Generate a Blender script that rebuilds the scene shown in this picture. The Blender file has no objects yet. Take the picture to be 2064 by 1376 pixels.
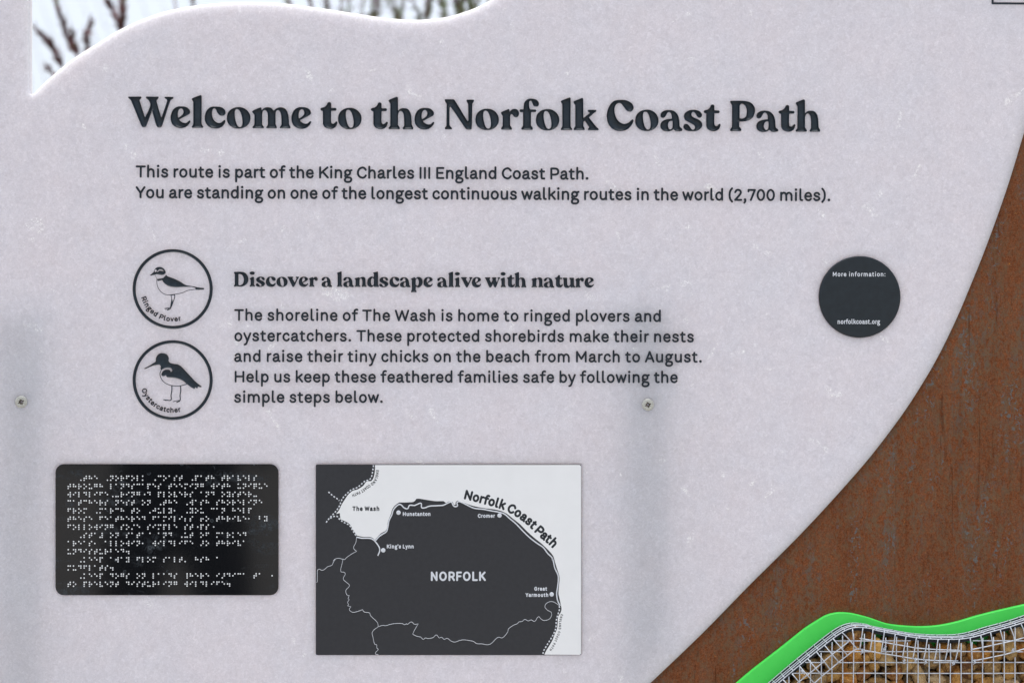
import bpy, math, random
import numpy as np
from mathutils import Vector, Matrix
from mathutils.geometry import delaunay_2d_cdt
random.seed(7)
SC = bpy.context.scene
COL = SC.collection

# ---------------------------------------------------------------- camera
U = 0.0006                       # metres per photo pixel on the board
FPX, DIST = 2700.0, 2700.0*U     # focal length in photo pixels, distance to the board
PPX, PPY = 1032.0, 688.0         # principal point
CAMH = 1.25
YAW, ROLL = math.radians(-1.08), math.radians(0.126)
cam_loc = Vector(((PPX-1032)*U, -DIST, CAMH))
cam_rot = Matrix.Rotation(YAW, 3, 'Z') @ Matrix.Rotation(math.radians(90), 3, 'X') @ Matrix.Rotation(ROLL, 3, 'Z')
cd = bpy.data.cameras.new('camera')
cd.sensor_width = 36.0
cd.lens = FPX/2064*36.0
cd.shift_x = (1032-PPX)/2064
cd.shift_y = (PPY-688)/2064
cd.clip_start = 0.05
cd.clip_end = 500
cd.dof.use_dof = True
cd.dof.focus_distance = DIST
cd.dof.aperture_fstop = 2.6
cam = bpy.data.objects.new('camera', cd)
cam.matrix_world = Matrix.Translation(cam_loc) @ cam_rot.to_4x4()
COL.objects.link(cam)
SC.camera = cam

def ray_at(px, py, y):
    d = cam_rot @ Vector(((px-PPX)/FPX, -(py-PPY)/FPX, -1.0))
    t = (y-cam_loc.y)/d.y
    return cam_loc + d*t
def S(px, py, y=0.0):
    p = ray_at(px, py, y)
    return np.array((p.x, p.z))

# ---------------------------------------------------------------- sky, sun, exposure
SUN_EL, SUN_AZ = math.radians(74), math.radians(-12)   # high sun behind thin cloud
w = bpy.data.worlds.new('World'); SC.world = w; w.use_nodes = True
nt = w.node_tree
bg = nt.nodes['Background']
sky = nt.nodes.new('ShaderNodeTexSky'); sky.sky_type = 'NISHITA'; sky.sun_disc = False
sky.sun_elevation = SUN_EL; sky.sun_rotation = 0.0
sky.air_density = 1.0; sky.dust_density = 4.0; sky.ozone_density = 1.0
hs = nt.nodes.new('ShaderNodeHueSaturation'); hs.inputs['Saturation'].default_value = 0.5
nt.links.new(sky.outputs[0], hs.inputs['Color'])
nt.links.new(hs.outputs[0], bg.inputs['Color'])
bg.inputs['Strength'].default_value = 0.15
sl = bpy.data.lights.new('sun', 'SUN'); sl.energy = 1.5; sl.angle = math.radians(30); sl.color = (1.0, 0.97, 0.93)
so = bpy.data.objects.new('sun', sl); COL.objects.link(so)
sdir = Vector((math.sin(SUN_AZ)*math.cos(SUN_EL), -math.cos(SUN_AZ)*math.cos(SUN_EL), math.sin(SUN_EL)))
so.rotation_euler = sdir.to_track_quat('Z', 'Y').to_euler(); so.location = sdir*20
SC.view_settings.view_transform = 'Standard'; SC.view_settings.look = 'None'
SC.view_settings.exposure = 0.53; SC.view_settings.gamma = 1.0
SC.cycles.max_bounces = 10; SC.cycles.diffuse_bounces = 5; SC.cycles.use_denoising = True
SC.render.film_transparent = False

# ---------------------------------------------------------------- materials
def mat(name, color=(.5,.5,.5), rough=.6, spec=.5):
    m = bpy.data.materials.new(name); m.use_nodes = True
    b = m.node_tree.nodes['Principled BSDF']
    b.inputs['Base Color'].default_value = (*color, 1)
    b.inputs['Roughness'].default_value = rough
    b.inputs['Specular IOR Level'].default_value = spec
    return m, m.node_tree, b
def N(nt, typ, **kw):
    n = nt.nodes.new(typ)
    for k, v in kw.items():
        if k.startswith('i_'):
            key = k[2:].replace('_', ' ')
            n.inputs[key].default_value = v
        else: setattr(n, k, v)
    return n
def coords(nt, scale=(1,1,1), src='Object'):
    tc = N(nt, 'ShaderNodeTexCoord'); mp = N(nt, 'ShaderNodeMapping')
    mp.inputs['Scale'].default_value = scale
    nt.links.new(tc.outputs[src], mp.inputs['Vector'])
    return mp.outputs[0]
def noise(nt, vec, scale, detail=4, rough=.6, dist=0):
    n = N(nt, 'ShaderNodeTexNoise'); n.inputs['Scale'].default_value = scale
    n.inputs['Detail'].default_value = detail; n.inputs['Roughness'].default_value = rough
    n.inputs['Distortion'].default_value = dist
    nt.links.new(vec, n.inputs['Vector']); return n.outputs['Fac']
def ramp(nt, fac, stops, interp='LINEAR'):
    r = N(nt, 'ShaderNodeValToRGB'); r.color_ramp.interpolation = interp
    e = r.color_ramp.elements
    while len(e) < len(stops): e.new(.5)
    for k, (p, c) in enumerate(stops):
        e[k].position = p; e[k].color = (*c, 1) if len(c) == 3 else c
    nt.links.new(fac, r.inputs[0]); return r.outputs['Color']
def mix(nt, fac, a, b, mode='MIX'):
    m = N(nt, 'ShaderNodeMix', data_type='RGBA', blend_type=mode)
    for s, v in ((0, fac), (6, a), (7, b)):
        if hasattr(v, 'links'): nt.links.new(v, m.inputs[s])
        elif s == 0: m.inputs[0].default_value = v
        else: m.inputs[s].default_value = (*v, 1)
    return m.outputs[2]
def bump(nt, b, h, strength=.3, dist=.001):
    n = N(nt, 'ShaderNodeBump'); n.inputs['Strength'].default_value = strength; n.inputs['Distance'].default_value = dist
    nt.links.new(h, n.inputs['Height']); nt.links.new(n.outputs[0], b.inputs['Normal'])
g3 = lambda v: (v, v, v)

def m_board():
    m, nt, b = mat('translucent_plastic', (.62,.6,.66), .45, .35)
    v = coords(nt)
    tone = ramp(nt, noise(nt, v, 9, 3), [(.3, (.675,.655,.700)), (.7, (.655,.655,.708))])
    fine = ramp(nt, noise(nt, v, 260, 6, .8, 1.2), [(.35, g3(.89)), (.52, g3(.99)), (.66, g3(1.13))])
    c = mix(nt, 1.0, tone, fine, 'MULTIPLY')
    med = ramp(nt, noise(nt, v, 75, 8, .8, .6), [(.32, g3(.94)), (.68, g3(1.07))])
    c = mix(nt, 1.0, c, med, 'MULTIPLY')
    # white scuffs: short scratchy marks where a coarse and a fine stretched noise meet
    sc = ramp(nt, noise(nt, v, 16, 2, .5), [(.54, g3(0)), (.66, g3(1))])
    ln = ramp(nt, noise(nt, coords(nt, (1,1,1)), 210, 8, .75, 1.6), [(.60, g3(0)), (.70, g3(1))])
    sc2 = ramp(nt, noise(nt, coords(nt, (1.3,1,1)), 40, 2, .5, .6), [(.60, g3(0)), (.68, g3(1))])
    f = mix(nt, 1.0, mix(nt, 1.0, sc, sc2, 'MULTIPLY'), ln, 'MULTIPLY')
    f2 = mix(nt, 1.0, ramp(nt, noise(nt, v, 33, 1, .5, 1.0), [(.70, g3(0)), (.74, g3(.9))]), ramp(nt, noise(nt, v, 300, 6, .8, 1), [(.5, g3(0)), (.62, g3(1))]), 'MULTIPLY')
    f = mix(nt, 1.0, f, f2, 'ADD')
    c = mix(nt, f, c, (.98,.99,1.0))
    # orange stain low on the board beside the steel
    mp_ = N(nt, 'ShaderNodeMapping'); tc_ = N(nt, 'ShaderNodeTexCoord'); nt.links.new(tc_.outputs['Object'], mp_.inputs[0]); mp_.name = 'stain'
    vl = N(nt, 'ShaderNodeVectorMath', operation='LENGTH'); nt.links.new(mp_.outputs[0], vl.inputs[0])
    ad = N(nt, 'ShaderNodeMath', operation='ADD'); nt.links.new(vl.outputs['Value'], ad.inputs[0])
    ms = N(nt, 'ShaderNodeMath', operation='MULTIPLY'); nt.links.new(noise(nt, v, 170, 4, .7), ms.inputs[0]); ms.inputs[1].default_value = .011; nt.links.new(ms.outputs[0], ad.inputs[1])
    c = mix(nt, ramp(nt, ad.outputs[0], [(.007, g3(.5)), (.013, g3(0))]), c, (.55,.36,.20))
    # dark seeds of dirt
    vo = N(nt, 'ShaderNodeTexVoronoi'); vo.inputs['Scale'].default_value = 14; nt.links.new(v, vo.inputs['Vector'])
    sp = ramp(nt, vo.outputs['Distance'], [(.018, g3(1)), (.026, g3(0))])
    sel = ramp(nt, noise(nt, v, 14, 0), [(.62, g3(0)), (.63, g3(1))])
    c = mix(nt, mix(nt, 1.0, sp, sel, 'MULTIPLY'), c, (.12,.08,.06))
    nt.links.new(c, b.inputs['Base Color'])
    b.subsurface_method = 'RANDOM_WALK'
    b.inputs['Subsurface Weight'].default_value = 1.0
    b.inputs['Subsurface Radius'].default_value = (1.0, .92, .86)
    b.inputs['Subsurface Scale'].default_value = .038
    bump(nt, b, noise(nt, v, 420, 4, .7), .25, .0006)
    return m
def m_paint():
    m, nt, b = mat('slate_infill_paint', (.022,.031,.040), .3, .42)
    v = coords(nt)
    nt.links.new(ramp(nt, noise(nt, v, 300, 4), [(.3, (.012,.021,.031)), (.75, (.024,.037,.051))]), b.inputs['Base Color'])
    bump(nt, b, noise(nt, v, 700, 3, .7), .5, .0005)
    return m
def m_rust():
    m, nt, b = mat('rusted_steel', (.2,.08,.04), .9, .1)
    v = coords(nt)
    vs = coords(nt, (1,1,.28))
    base = ramp(nt, noise(nt, v, 520, 8, .85), [(.28, (.058,.018,.008)), (.5, (.185,.060,.024)), (.74, (.42,.16,.065))])
    big = ramp(nt, noise(nt, vs, 22, 6, .65), [(.3, g3(.84)), (.7, g3(1.12))])
    c = mix(nt, 1.0, base, big, 'MULTIPLY')
    v3 = coords(nt, (1,1,.62))
    gm = ramp(nt, noise(nt, v3, 150, 12, .82, .8), [(.478, g3(0)), (.55, g3(.85))])
    band = ramp(nt, noise(nt, vs, 19, 5, .65, .6), [(.40, g3(.10)), (.60, g3(1))])
    gm = mix(nt, 1.0, gm, band, 'MULTIPLY')
    gcol = ramp(nt, noise(nt, v, 45, 5, .7), [(.36, (.180,.118,.068)), (.54, (.135,.105,.078)), (.70, (.125,.130,.122))])
    c = mix(nt, gm, c, gcol)
    st = ramp(nt, noise(nt, coords(nt, (1,1,.05)), 70, 6, .7, .5), [(.55, g3(0)), (.68, g3(.35))])
    c = mix(nt, st, c, (.105,.034,.012))
    ol = ramp(nt, noise(nt, v3, 230, 8, .8, .5), [(.49, g3(0)), (.58, g3(.62))])
    c = mix(nt, ol, c, (.150,.105,.062))
    sp_ = mix(nt, 1.0, ramp(nt, noise(nt, coords(nt, (1,1,.8)), 240, 4, .6, .6), [(.57, g3(0)), (.61, g3(.8))]), ramp(nt, noise(nt, coords(nt, (1,1,.2)), 38, 3, .6, .4), [(.52, g3(0)), (.62, g3(1))]), 'MULTIPLY')
    c = mix(nt, sp_, c, (.135,.150,.150))
    dk = ramp(nt, noise(nt, coords(nt, (1,1,.07)), 95, 5, .7, .8), [(.60, g3(0)), (.66, g3(.6))])
    c = mix(nt, dk, c, (.085,.028,.012))
    og = mix(nt, 1.0, ramp(nt, noise(nt, v, 260, 3, .6), [(.70, g3(0)), (.74, g3(1))]), ramp(nt, noise(nt, v, 40, 2), [(.5, g3(0)), (.6, g3(1))]), 'MULTIPLY')
    c = mix(nt, og, c, (.42,.17,.03))
    nt.links.new(c, b.inputs['Base Color'])
    bump(nt, b, noise(nt, v, 500, 6, .8), .6, .0008)
    return m
def m_green():
    m, nt, b = mat('green_powder_coat', (.07,.60,.085), .42, .45)
    v = coords(nt)
    c = ramp(nt, noise(nt, v, 25, 3), [(.3, (.078,.80,.105)), (.7, (.090,.86,.12))])
    c = mix(nt, ramp(nt, noise(nt, v, 330, 2, .5), [(.73, g3(0)), (.76, g3(.35))]), c, (.30,.75,.30))
    c = mix(nt, mix(nt, 1.0, ramp(nt, noise(nt, v, 500, 3, .6), [(.66, g3(0)), (.70, g3(.4))]), ramp(nt, noise(nt, v, 30, 2), [(.5, g3(0)), (.6, g3(1))]), 'MULTIPLY'), c, (.05,.22,.05))
    nt.links.new(c, b.inputs['Base Color'])
    nt.links.new(ramp(nt, noise(nt, v, 60, 4), [(.3, g3(.34)), (.7, g3(.52))]), b.inputs['Roughness'])
    bump(nt, b, noise(nt, v, 900, 2), .15, .0003)
    return m
def m_galv():
    m, nt, b = mat('galvanised_wire', (.5,.53,.56), .42, .5)
    b.inputs['Metallic'].default_value = .2
    v = coords(nt)
    nt.links.new(ramp(nt, noise(nt, v, 400, 4), [(.3, (.52,.57,.64)), (.7, (.76,.81,.88))]), b.inputs['Base Color'])
    return m
def m_stone():
    m, nt, b = mat('flint_shingle', (.3,.2,.1), .2, .4)
    oi = N(nt, 'ShaderNodeObjectInfo')
    v = coords(nt)
    hue = ramp(nt, oi.outputs['Random'], [(0, (.70,.30,.045)), (.18, (.28,.09,.020)), (.34, (.82,.45,.11)), (.48, (.15,.06,.022)), (.62, (.50,.32,.12)), (.76, (.78,.58,.34)), (.87, (.26,.20,.12)), (1, (.74,.33,.05))])
    vv = N(nt, 'ShaderNodeVectorMath', operation='ADD'); nt.links.new(v, vv.inputs[0])
    cb = N(nt, 'ShaderNodeCombineXYZ'); 
    for k in range(3): nt.links.new(oi.outputs['Random'], cb.inputs[k])
    sc = N(nt, 'ShaderNodeVectorMath', operation='SCALE'); sc.inputs['Scale'].default_value = 57; nt.links.new(cb.outputs[0], sc.inputs[0])
    nt.links.new(sc.outputs[0], vv.inputs[1])
    n1 = noise(nt, vv.outputs[0], 1.5, 5, .65, .6)
    c = mix(nt, ramp(nt, n1, [(.45, g3(0)), (.62, g3(.5))]), hue, (.85,.52,.18))
    n2 = noise(nt, vv.outputs[0], 3.2, 6, .7, .4)
    c = mix(nt, ramp(nt, n2, [(.52, g3(0)), (.64, g3(.7))]), c, (.10,.042,.016))
    n3 = noise(nt, vv.outputs[0], 6, 3, .6)
    c = mix(nt, ramp(nt, n3, [(.70, g3(0)), (.75, g3(.8))]), c, (.75,.66,.52))
    nt.links.new(c, b.inputs['Base Color'])
    bump(nt, b, noise(nt, vv.outputs[0], 5, 6, .7), .5, .12)
    return m
def m_flat(name, c, rough=.5, spec=.4, var=.12, scale=120):
    m, nt, b = mat(name, c, rough, spec)
    lo = tuple(x*(1-var) for x in c); hi = tuple(min(1, x*(1+var)) for x in c)
    nt.links.new(ramp(nt, noise(nt, coords(nt), scale, 4), [(.3, lo), (.7, hi)]), b.inputs['Base Color'])
    return m
def m_braille():
    m, nt, b = mat('gloss_black_plastic', (.008,.009,.011), .09, .5)
    v = coords(nt)
    sm = mix(nt, 1.0, ramp(nt, noise(nt, coords(nt, (1,1,3)), 14, 3, .6, .5), [(.55, g3(0)), (.72, g3(1))]), ramp(nt, noise(nt, v, 160, 6, .75, 1), [(.45, g3(0)), (.7, g3(1))]), 'MULTIPLY')
    vo = N(nt, 'ShaderNodeTexVoronoi', feature='F1'); vo.inputs['Scale'].default_value = 75; nt.links.new(v, vo.inputs['Vector'])
    ring = ramp(nt, vo.outputs['Distance'], [(.10, g3(.25)), (.15, g3(.25)), (.17, g3(1)), (.20, g3(0))])
    ring = mix(nt, 1.0, ring, ramp(nt, noise(nt, v, 33, 1), [(.56, g3(0)), (.60, g3(.7))]), 'MULTIPLY')
    d = mix(nt, 1.0, sm, ring, 'ADD')
    c = mix(nt, d, (.0075,.0085,.0105), (.075,.095,.115))
    nt.links.new(c, b.inputs['Base Color'])
    nt.links.new(ramp(nt, d, [(0, g3(.09)), (1, g3(.5))]), b.inputs['Roughness'])
    return m
M = dict(board=m_board(), paint=m_paint(), rust=m_rust(), green=m_green(), galv=m_galv(), stone=m_stone(),
    braille=m_braille(), dot=m_flat('white_braille_bead', (.85,.88,.92), .3), 
    mapdark=m_flat('charcoal_map_plastic', (.033,.035,.041), .5, .4, .08, 200),
    mapwhite=m_flat('white_map_plastic', (.92,.94,.955), .4, .4, .02, 30),
    disc=m_flat('slate_disc_plastic', (.015,.022,.029), .35, .45, .15, 120),
    ink=m_flat('dark_map_ink', (.018,.023,.03), .6), white=m_flat('white_print', (.74,.78,.84), .5, .3, .04),
    screw=None, grime=m_flat('dirt_in_screw_recess', (.075,.052,.03), .9, .2, .4, 900),
    liner=m_flat('black_liner', (.02,.023,.028), .8, .2, .4, 300),
    twig=m_flat('reddish_twig_bark', (.20,.13,.12), .8, .2, .4, 60),
    leaf=m_flat('dull_green_leaf', (.26,.33,.15), .7, .2, .4, 30),
    bud=m_flat('dry_brown_flower_buds', (.22,.11,.11), .8, .2, .4, 40),
    concrete=m_flat('pale_concrete_ground', (.38,.36,.33), .9, .2, .2, 3),
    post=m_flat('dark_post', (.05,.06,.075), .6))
_m, _nt, _b = mat('dulled_screw_steel', (.52,.53,.48), .42, .5); _b.inputs['Metallic'].default_value = .35
_nt.links.new(ramp(_nt, noise(_nt, coords(_nt), 900, 4), [(.3, (.42,.42,.37)), (.7, (.72,.73,.68))]), _b.inputs['Base Color'])
M['screw'] = _m
M.update(cloth=m_flat('dark_navy_cloth', (.012,.013,.018), .85, .15, .3, 60), trouser=m_flat('black_trouser_cloth', (.010,.010,.012), .9, .1, .3, 80), skin=m_flat('skin', (.50,.30,.22), .55, .3, .06, 30), boot=m_flat('brown_boot_leather', (.06,.035,.02), .5, .4, .2, 60))

# ---------------------------------------------------------------- object helpers
def empty(name, loc=(0,0,0), parent=None):
    o = bpy.data.objects.new(name, None); o.location = loc; o.empty_display_size = .05
    COL.objects.link(o)
    if parent: o.parent = parent
    return o
def tag(o, label, cat=None, group=None, kind=None):
    if label: o['label'] = label
    if cat: o['category'] = cat
    if group: o['group'] = group
    if kind: o['kind'] = kind
    return o
def mesh_obj(name, V, F, m, parent=None, smooth=False):
    """V in world coordinates; parents are never rotated, so only their location is taken off"""
    me = bpy.data.meshes.new(name)
    V = np.asarray(V, float)
    off = np.zeros(3)
    p = parent
    while p is not None:
        off += np.array(p.location); p = p.parent
    c = (V.min(0)+V.max(0))/2
    me.from_pydata((V-c).tolist(), [], [tuple(int(i) for i in f) for f in F])
    me.materials.append(m)
    if smooth: me.polygons.foreach_set('use_smooth', [True]*len(me.polygons))
    me.update()
    o = bpy.data.objects.new(name, me); o.location = c-off
    COL.objects.link(o)
    if parent: o.parent = parent
    return o
def tube(pts, r, seg=6, cap=True):
    """tube along 3D points; r a number or a list"""
    P = [Vector(p) for p in pts]; n = len(P)
    R = r if hasattr(r, '__len__') else [r]*n
    V, F = [], []
    up = Vector((0,1,0))
    for i in range(n):
        d = (P[min(i+1, n-1)]-P[max(i-1, 0)]).normalized()
        a = d.cross(up)
        if a.length < 1e-3: a = d.cross(Vector((1,0,0)))
        a.normalize(); b = a.cross(d)
        for k in range(seg):
            t = 2*math.pi*k/seg
            V.append(P[i]+(a*math.cos(t)+b*math.sin(t))*R[i])
    for i in range(n-1):
        for k in range(seg):
            k2 = (k+1) % seg
            F.append((i*seg+k, i*seg+k2, (i+1)*seg+k2, (i+1)*seg+k))
    if cap:
        F.append(tuple(range(seg))[::-1]); F.append(tuple((n-1)*seg+k for k in range(seg)))
    return V, F
def join(parts):
    V, F = [], []
    for v, f in parts:
        o = len(V); V += [tuple(p) for p in v]; F += [tuple(i+o for i in q) for q in f]
    return V, F

# ---------------------------------------------------------------- drawn shapes: curves, distance fields, contours
def parse(s):
    out = []
    for t in s.split():
        c = t.endswith('!'); t = t.rstrip('!')
        x, y = t.split(','); out.append((float(x), float(y), c))
    return out
def curve(s, closed=False, n=5):
    P = parse(s) if isinstance(s, str) else s
    pts = [np.array(p[:2], float) for p in P]; cor = [len(p) > 2 and bool(p[2]) for p in P]
    k = len(pts); out = []
    segs = k if closed else k-1
    def tan(i, j, other):
        if cor[i] or (not closed and i in (0, k-1)): return None
        d = pts[(i+1) % k]-pts[(i-1) % k]; L = np.linalg.norm(d)
        return d/L if L > 0 else None
    for i in range(segs):
        j = (i+1) % k; a, b = pts[i], pts[j]; L = np.linalg.norm(b-a)
        if L == 0: continue
        ch = (b-a)/L
        ta, tb = tan(i, j, b), tan(j, i, a)
        if ta is None and tb is None:
            out.append(a); continue
        ta = ch if ta is None else ta; tb = ch if tb is None else tb
        for q in range(n):
            t = q/n; t2, t3 = t*t, t*t*t
            out.append((2*t3-3*t2+1)*a+(t3-2*t2+t)*ta*L+(-2*t3+3*t2)*b+(t3-t2)*tb*L)
    if not closed: out.append(pts[-1])
    return np.array(out)
def seg_dist(P, A, B):
    """min distance of points P (n,2) to segments A-B (m,2)"""
    best = np.full(len(P), 1e9)
    for a, b in zip(A, B):
        d = b-a; L = d@d
        t = np.clip(((P-a)@d)/L, 0, 1) if L > 0 else np.zeros(len(P))
        q = P-(a+t[:, None]*d)
        best = np.minimum(best, np.einsum('ij,ij->i', q, q))
    return np.sqrt(best)
def inside(P, A, B):
    c = np.zeros(len(P), bool)
    x, y = P[:, 0], P[:, 1]
    for a, b in zip(A, B):
        if a[1] == b[1]: continue
        m = (a[1] > y) != (b[1] > y)
        xx = (b[0]-a[0])*(y-a[1])/(b[1]-a[1])+a[0]
        c ^= m & (x < xx)
    return c
def rdp(P, eps):
    if len(P) < 3: return P
    a, b = P[0], P[-1]; d = b-a; L = np.hypot(*d)
    q = P-a
    dist = np.abs(d[0]*q[:, 1]-d[1]*q[:, 0])/L if L > 1e-9 else np.hypot(q[:, 0], q[:, 1])
    i = int(dist.argmax())
    if dist[i] <= eps: return np.array([a, b])
    return np.vstack((rdp(P[:i+1], eps)[:-1], rdp(P[i:], eps)))
def rdp_loop(L, eps):
    c = L.mean(0); i = int(((L-c)**2).sum(1).argmax()); L = np.roll(L, -i, 0)
    j = int(((L-L[0])**2).sum(1).argmax())
    return np.vstack((rdp(L[:j+1], eps)[:-1], rdp(np.vstack((L[j:], L[:1])), eps)[:-1]))
def contours(G, x0, y0, h, level):
    Z = G-level; Z = np.where(np.abs(Z) < 1e-6, 1e-6, Z)
    s = Z > 0; ny, nx = Z.shape
    code = s[:-1, :-1]*1+s[:-1, 1:]*2+s[1:, 1:]*4+s[1:, :-1]*8
    T = {1: [(3,0)], 2: [(0,1)], 3: [(3,1)], 4: [(1,2)], 5: [(3,0),(1,2)], 6: [(0,2)], 7: [(3,2)], 8: [(2,3)], 9: [(2,0)], 10: [(0,1),(2,3)], 11: [(2,1)], 12: [(1,3)], 13: [(1,0)], 14: [(0,3)]}
    nxt = {}; pos = {}
    def key(j, i, e):
        return (j, i, 0) if e == 0 else (j, i+1, 1) if e == 1 else (j+1, i, 0) if e == 2 else (j, i, 1)
    def point(k):
        j, i, v = k
        if v == 0:
            a, b = Z[j, i], Z[j, i+1]; t = a/(a-b); return (x0+(i+t)*h, y0+j*h)
        a, b = Z[j, i], Z[j+1, i]; t = a/(a-b); return (x0+i*h, y0+(j+t)*h)
    for j, i in zip(*np.nonzero((code > 0) & (code < 15))):
        for a, b in T[int(code[j, i])]:
            ka, kb = key(j, i, a), key(j, i, b); nxt[ka] = kb
    loops = []
    while nxt:
        k, _ = next(iter(nxt.items())); st = k; L = []
        while k in nxt:
            L.append(point(k)); k = nxt.pop(k)
        if len(L) > 5: loops.append(np.array(L))
    return loops

class Shape:
    """fills: list of groups of closed outlines (even-odd within a group); strokes: (points, radius); cuts: strokes or outlines taken away.
    cell: grid size; bevel, depth: cutter profile (all in photo pixels)"""
    def __init__(s, fills=(), strokes=(), cell=1.0, bevel=2.4, depth=2.0, eps=.1, lattice=1.6, blur=1, round_=True):
        s.seg = []
        for g in fills:
            A = np.vstack([c for c in g]); B = np.vstack([np.roll(c, -1, 0) for c in g]); s.seg.append(('f', A, B, 0))
        for p, r in strokes:
            s.seg.append(('s', p[:-1], p[1:], r))
        al = np.vstack([np.vstack((a, b)) for _, a, b, _ in s.seg]); R = max([r for *_, r in s.seg]+[0])+3*cell
        x0, y0 = al.min(0)-R; x1, y1 = al.max(0)+R
        nx, ny = int((x1-x0)/cell)+2, int((y1-y0)/cell)+2
        X, Y = np.meshgrid(x0+np.arange(nx)*cell, y0+np.arange(ny)*cell)
        P = np.stack((X.ravel(), Y.ravel()), 1)
        D = np.full(len(P), -1e9)
        for k, A, B, r in s.seg:
            d = seg_dist(P, A, B)
            if k == 'f': d = np.where(inside(P, A, B), d, -d)
            else: d = r-d
            D = np.maximum(D, d)
        G = D.reshape(ny, nx)
        for _ in range(blur):
            E = np.pad(G, 1, mode='edge')
            G = (E[:-2, 1:-1]+E[2:, 1:-1]+E[1:-1, :-2]+E[1:-1, 2:]+4*G)/8
        s.G, s.x0, s.y0, s.h = G, x0, y0, cell
        s.loops = [rdp_loop(L, eps) for L in contours(G, x0, y0, cell, 0.0)]
        s.loops = [L for L in s.loops if len(L) >= 3]
        inner = [rdp_loop(L, eps*1.6) for L in contours(G, x0, y0, cell, bevel)]
        pts, edges, s.li = [], [], []
        for L in s.loops+[L for L in inner if len(L) >= 3]:
            o = len(pts); pts += [tuple(p) for p in L]; n = len(L)
            edges += [(o+i, o+(i+1) % n) for i in range(n)]
            s.li.append(range(o, o+n))
        s.li = s.li[:len(s.loops)]
        s.nout = sum(len(L) for L in s.loops)
        if lattice:
            xs = np.arange(x0, x1, lattice); ys = np.arange(y0, y1, lattice*.87)
            Q = np.array([(x+(j % 2)*lattice/2, y) for j, y in enumerate(ys) for x in xs])
            v = s.at(Q); Q = Q[(v > lattice*.55) & (v < bevel*.97)]
            if len(Q) > 900: Q = Q[::max(1, len(Q)//900)]
            pts += [tuple(q) for q in Q]
        ov, oe, of, *_ = delaunay_2d_cdt([Vector(p) for p in pts], edges, [], 0, 1e-6)
        s.V = np.array([tuple(v) for v in ov]); F = np.array(of)
        cen = s.V[F].mean(1); s.F = F[s.at(cen) > 0]
        dv = s.at(s.V)
        s.z = np.clip(dv/bevel, 0, 1)*depth
        if bevel < 3 and round_: s.z = np.sin(np.clip(dv/bevel, 0, 1)*math.pi/2)*depth
        # outline vertices sit exactly on the surface
        first = np.array(pts[:s.nout])
        m = {(round(x, 5), round(y, 5)) for x, y in first}
        for i, (x, y) in enumerate(s.V):
            if (round(float(x), 5), round(float(y), 5)) in m: s.z[i] = 0
    def at(s, P):
        P = np.asarray(P, float)
        u = np.clip((P[:, 0]-s.x0)/s.h, 0, s.G.shape[1]-1.001); v = np.clip((P[:, 1]-s.y0)/s.h, 0, s.G.shape[0]-1.001)
        i, j = u.astype(int), v.astype(int); a, b = u-i, v-j
        G = s.G
        return G[j, i]*(1-a)*(1-b)+G[j, i+1]*a*(1-b)+G[j+1, i]*(1-a)*b+G[j+1, i+1]*a*b

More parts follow.
